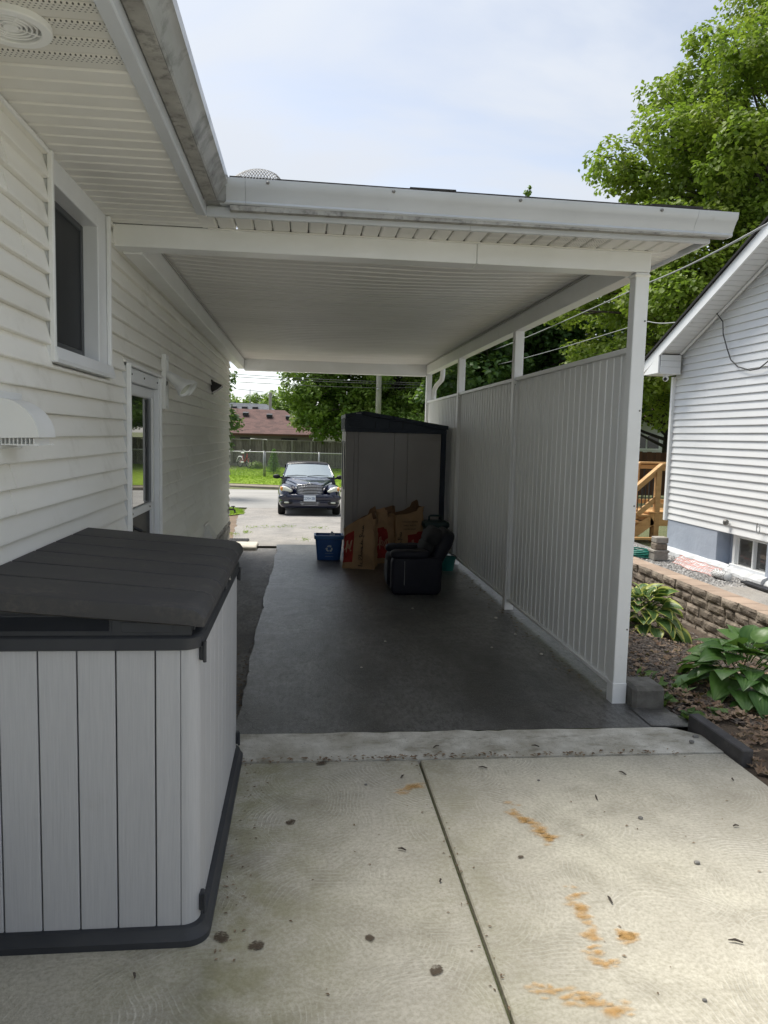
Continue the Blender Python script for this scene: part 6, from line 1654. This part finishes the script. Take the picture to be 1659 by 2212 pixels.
def weeds():
    def weed(x, y, z, n, L, seed, label, W=.3, name='weed'):
        g = np.random.default_rng(seed); t = thing(name, label, 'weed', (x, y, z), group='weeds in cracks and bed'); P = []; N = []; S = []; m = MB()
        for i in range(n):
            a = g.uniform(0, 6.28); el = g.uniform(.3, 1.2); r = L*g.uniform(.3, 1); d = np.array([math.cos(a)*math.cos(el), math.sin(a)*math.cos(el), math.sin(el)])
            p = np.array([x, y, z])+d*r; m.tube([(x, y, z), tuple(p)], .0022, 3, cap=False); P.append(p); N.append(np.array([-d[0], -d[1], 1.3])+g.normal(0, .3, 3)); S.append(L*g.uniform(.5, .9))
        m.build('stem', 'weed', t); leaves('foliage', np.array(P), np.array(N), np.array(S), 'weed', t, W, seed, .3)
    weed(2.47, 5.05, -.03, 14, .13, 1, 'upright narrow leaved weed behind the footing block', .32)
    weed(2.36, 4.62, -.02, 22, .12, 2, 'sprawling jagged weed right of the footing block', .6)
    weed(2.43, 4.33, -.03, 18, .11, 3, 'small leafy weed by the end of the dark edging paver', .6)
    weed(2.62, 4.45, -.05, 14, .10, 4, 'low weed between the edging paver and the big hosta', .55)
    weed(2.55, 4.9, -.05, 9, .16, 5, 'thin leggy weed in the mulch near the post', .35)
    for i, (x, y, lb) in enumerate(((-.97, 15.4, 'grass tuft in the driveway crack nearest the soil'), (-.62, 15.6, 'low grass growing along the driveway crack left of the car'), (-.3, 15.7, 'grass tuft in the crack ahead of the parked car'), (.32, 15.4, 'small green tuft in the driveway crack beside the shed'), (-1.0, 14.05, 'bright weed on the driveway near the house corner'), (-1.22, 13.5, 'grass tuft beside the black mat'), (.05, 12.6, 'tiny weed in the driveway near the blue box'), (1.98, 10.35, 'leafy weed under the screen behind the bucket'))):
        g = np.random.default_rng(50+i); k = 34; t = thing('grass_tuft', lb, 'weed', (x, y, zdrive(y)), group='weeds in cracks and bed')
        sp = .05 if i in (4, 5, 6, 7) else .12
        P = np.array([x, y, zdrive(y)+.03])+g.normal(0, 1, (k, 3))*np.array([sp, .05, .012]); N = g.normal(size=(k, 3))*np.array([1, 1, .25]); leaves('blades', P, N, g.uniform(.04, .09, k), 'grass_blade', t, .12, 60+i, .2)
    # one big soft grass fringe on the near front lawn and at the far verge
    g = np.random.default_rng(70); k = 9000; x = g.uniform(-4.2, -1.5, k); y = g.uniform(17.2, 23.3, k)
    ok = x < np.interp(y, [17, 19, 20.6, 22.2, 23.4], [-2.35, -2.05, -1.55, -1.75, -2.1])+g.normal(0, .05, k); x, y = x[ok], y[ok]; k = len(x)
    P = np.stack([x, y, np.array([zdrive(q) for q in y])+.05], 1); N = g.normal(size=(k, 3))*np.array([1, 1, .2]); o = leaves('grass', P, N, g.uniform(.07, .14, k), 'grass_blade', None, .12, 71, .2); tag(o, 'short lawn grass beside the driveway past the house corner', 'grass', kind='stuff')
    k = 16000; x = g.uniform(-5, 3.5, k); y = 32.1-.3025*x+g.uniform(0, 7.4, k); P = np.stack([x, y, np.array([far_z(a, b) for a, b in zip(x, y)])+.03], 1); N = g.normal(size=(k, 3))*np.array([1, 1, .25]); o = leaves('verge_grass', P, N, g.uniform(.07, .13, k), 'grass_blade', None, .18, 72, .2); tag(o, 'bright lawn grass across the street round the chain link fence', 'grass', kind='stuff')
weeds()
def marks():
    """spray marks, dark droppings, twigs and pebbles on the slabs"""
    base = bpy.data.objects['concrete_patio']; g = random.Random(9)
    def spot(name, x, y, rx, ry, rz, mat, z=.0035):
        m = MB(); n = 14; vs = [(0, 0, 0)]+[(math.cos(2*math.pi*i/n), math.sin(2*math.pi*i/n), 0) for i in range(n)]+[(.5*math.cos(2*math.pi*i/n), .5*math.sin(2*math.pi*i/n), 0) for i in range(n)]
        fs = [(0, n+1+i, n+1+(i+1) % n) for i in range(n)]+[(n+1+i, 1+i, 1+(i+1) % n, n+1+(i+1) % n) for i in range(n)]
        c, s = math.cos(rz), math.sin(rz)
        m.add([(x+rx*p*c-ry*q*s, y+rx*p*s+ry*q*c, z) for p, q, _ in vs], fs); o = m.build(name, mat, base)
        a = o.data.attributes.new('fade', 'FLOAT', 'POINT'); a.data.foreach_set('value', [1.0]+[0.0]*n+[.85]*n); return o
    # spray paint: trails of faint flecks, each trail one mark
    for tr in (((.49, 3.45), (.58, 3.53)), ((1.01, 3.34), (.96, 3.24), (1.04, 3.14), (1.08, 2.97)), ((1.05, 2.66), (1.03, 2.55), (1.02, 2.44), (.99, 2.30), (.98, 2.25), (1.04, 2.22)), ((1.12, 2.37), (1.15, 2.35)), ((.74, 2.13), (.82, 2.115), (.90, 2.075), (.99, 2.02))):
        m = MB(); fade = []; L = sum(math.dist(a, b) for a, b in zip(tr, tr[1:])); n = int(26+L*120)
        for i in range(n):
            d = g.random()*L; k = 0
            while k < len(tr)-2 and d > math.dist(tr[k], tr[k+1]): d -= math.dist(tr[k], tr[k+1]); k += 1
            f = min(1, d/max(1e-6, math.dist(tr[k], tr[k+1]))); dens = .5+.5*nz3(d*9+k*3, 4, tr[0][0])
            x = tr[k][0]+(tr[k+1][0]-tr[k][0])*f+g.gauss(0, .014); y = tr[k][1]+(tr[k+1][1]-tr[k][1])*f+g.gauss(0, .016)
            r = g.uniform(.012, .036)*(.5+dens); rz = g.uniform(0, 3); q = 9; o = len(m.v); zz = .0030+.00002*i
            rad = [g.uniform(.6, 1.2) for _ in range(q)]
            m.add([(x, y, zz)]+[(x+r*rad[j]*math.cos(6.283*j/q+rz)*1.3, y+r*.7*rad[j]*math.sin(6.283*j/q+rz), zz) for j in range(q)], [(0, 1+j, 1+(j+1) % q) for j in range(q)])
            fade += [1.0]+[0.0]*q
        o = m.build('spray_mark', 'spray_orange', base); at = o.data.attributes.new('fade', 'FLOAT', 'POINT'); at.data.foreach_set('value', fade)
    for i, (x, y, r) in enumerate(((-.03, 3.21, .050), (-.13, 2.40, .055), (.25, 2.41, .036), (.45, 2.24, .050), (-.25, 2.45, .06), (.91, 2.87, .024), (.12, 3.80, .06))):
        spot('dark_spot', x, y, r*.95, r*.75, g.uniform(0, 3), 'stain_dark', .0036+.0002*i)
    k = 0
    for x, y in ((.52, 3.62), (.95, 3.70), (1.42, 3.35), (1.95, 3.05), (.55, 2.72), (1.16, 2.56), (.43, 2.95), (1.66, 3.6), (1.5, 2.3), (-.5, 2.28), (2.2, 3.5), (.75, 3.95), (1.3, 3.93)):
        a = g.uniform(0, 3.1); L = g.uniform(.007, .024)
        o = MB().tube([(x-L*math.cos(a), y-L*math.sin(a), .008), (x, y+.004, .011), (x+L*math.cos(a), y+L*math.sin(a), .008)], [.003, .0045, .002], 5).build('twig', 'bark', None)
        o.location = (0, 0, .012 if y > 3.85 else 0); tag(o, 'small dry twig lying on the concrete', 'twig', 'twigs on the concrete patio')
    for x, y, r in ((1.62, 2.78, .010), (1.55, 3.15, .009), (1.20, 3.55, .006), (1.9, 2.5, .007), (2.22, 3.95, .012), (2.28, 4.02, .014), (.33, 3.55, .006), (1.25, 2.05, .006), (1.1, 7.3, .008), (.7, 6.1, .007), (1.55, 5.9, .008), (1.9, 5.7, .010), (1.86, 6.3, .010), (1.84, 6.9, .012), (1.95, 7.2, .010), (.45, 5.4, .006)):
        o = MB().blob((x, y, (.012 if y > 3.85 else 0)+r*.55), (r*1.3, r, r*.7), (.8, .8), 8, 5).build('pebble', 'pale_slab' if y > 4.2 else 'pebble', None); tag(o, 'small loose pebble lying on the pavement', 'pebble', 'pebbles on the pavement')
    # leaf debris along the asphalt step and under the screen
    gg = np.random.default_rng(5); n = 620; lv = MB()
    for i in range(n):
        if i < 140: x, y, z0 = -.40+gg.normal(0, .05), 4.3+2.2*gg.beta(1, 2), -.018
        elif i < 300: x, y, z0 = 1.98+gg.normal(0, .05), 4.8+5.2*gg.uniform(), .013
        elif i < 460: x, y, z0 = -.3+2.4*gg.uniform(), 3.84+gg.normal(0, .02), .010
        elif i < 500: x, y, z0 = .636+gg.normal(0, .02), 2.0+1.8*gg.uniform(), .002
        elif i < 560: x, y, z0 = -.27+abs(gg.normal(0, .06)), 2.3+1.6*gg.uniform(), .002
        else: x, y, z0 = -.2+2.3*gg.uniform(), 2.0+1.8*gg.uniform(), .002
        s = gg.uniform(.006, .018) if i < 460 else gg.uniform(.003, .009); a = gg.uniform(0, 6.28); c, d = math.cos(a), math.sin(a)
        lv.add([(x+s*(p*c-q*d), y+s*(p*d+q*c), z0+h*s) for p, q, h in ((-1, 0, .1), (0, .5, .5), (1.2, 0, .2), (0, -.5, .4))], [(0, 1, 2), (0, 2, 3)])
    tag(lv.build('debris', 'litter'), 'scattered bits of dead leaf along joints and edges', 'debris', kind='stuff')
marks()
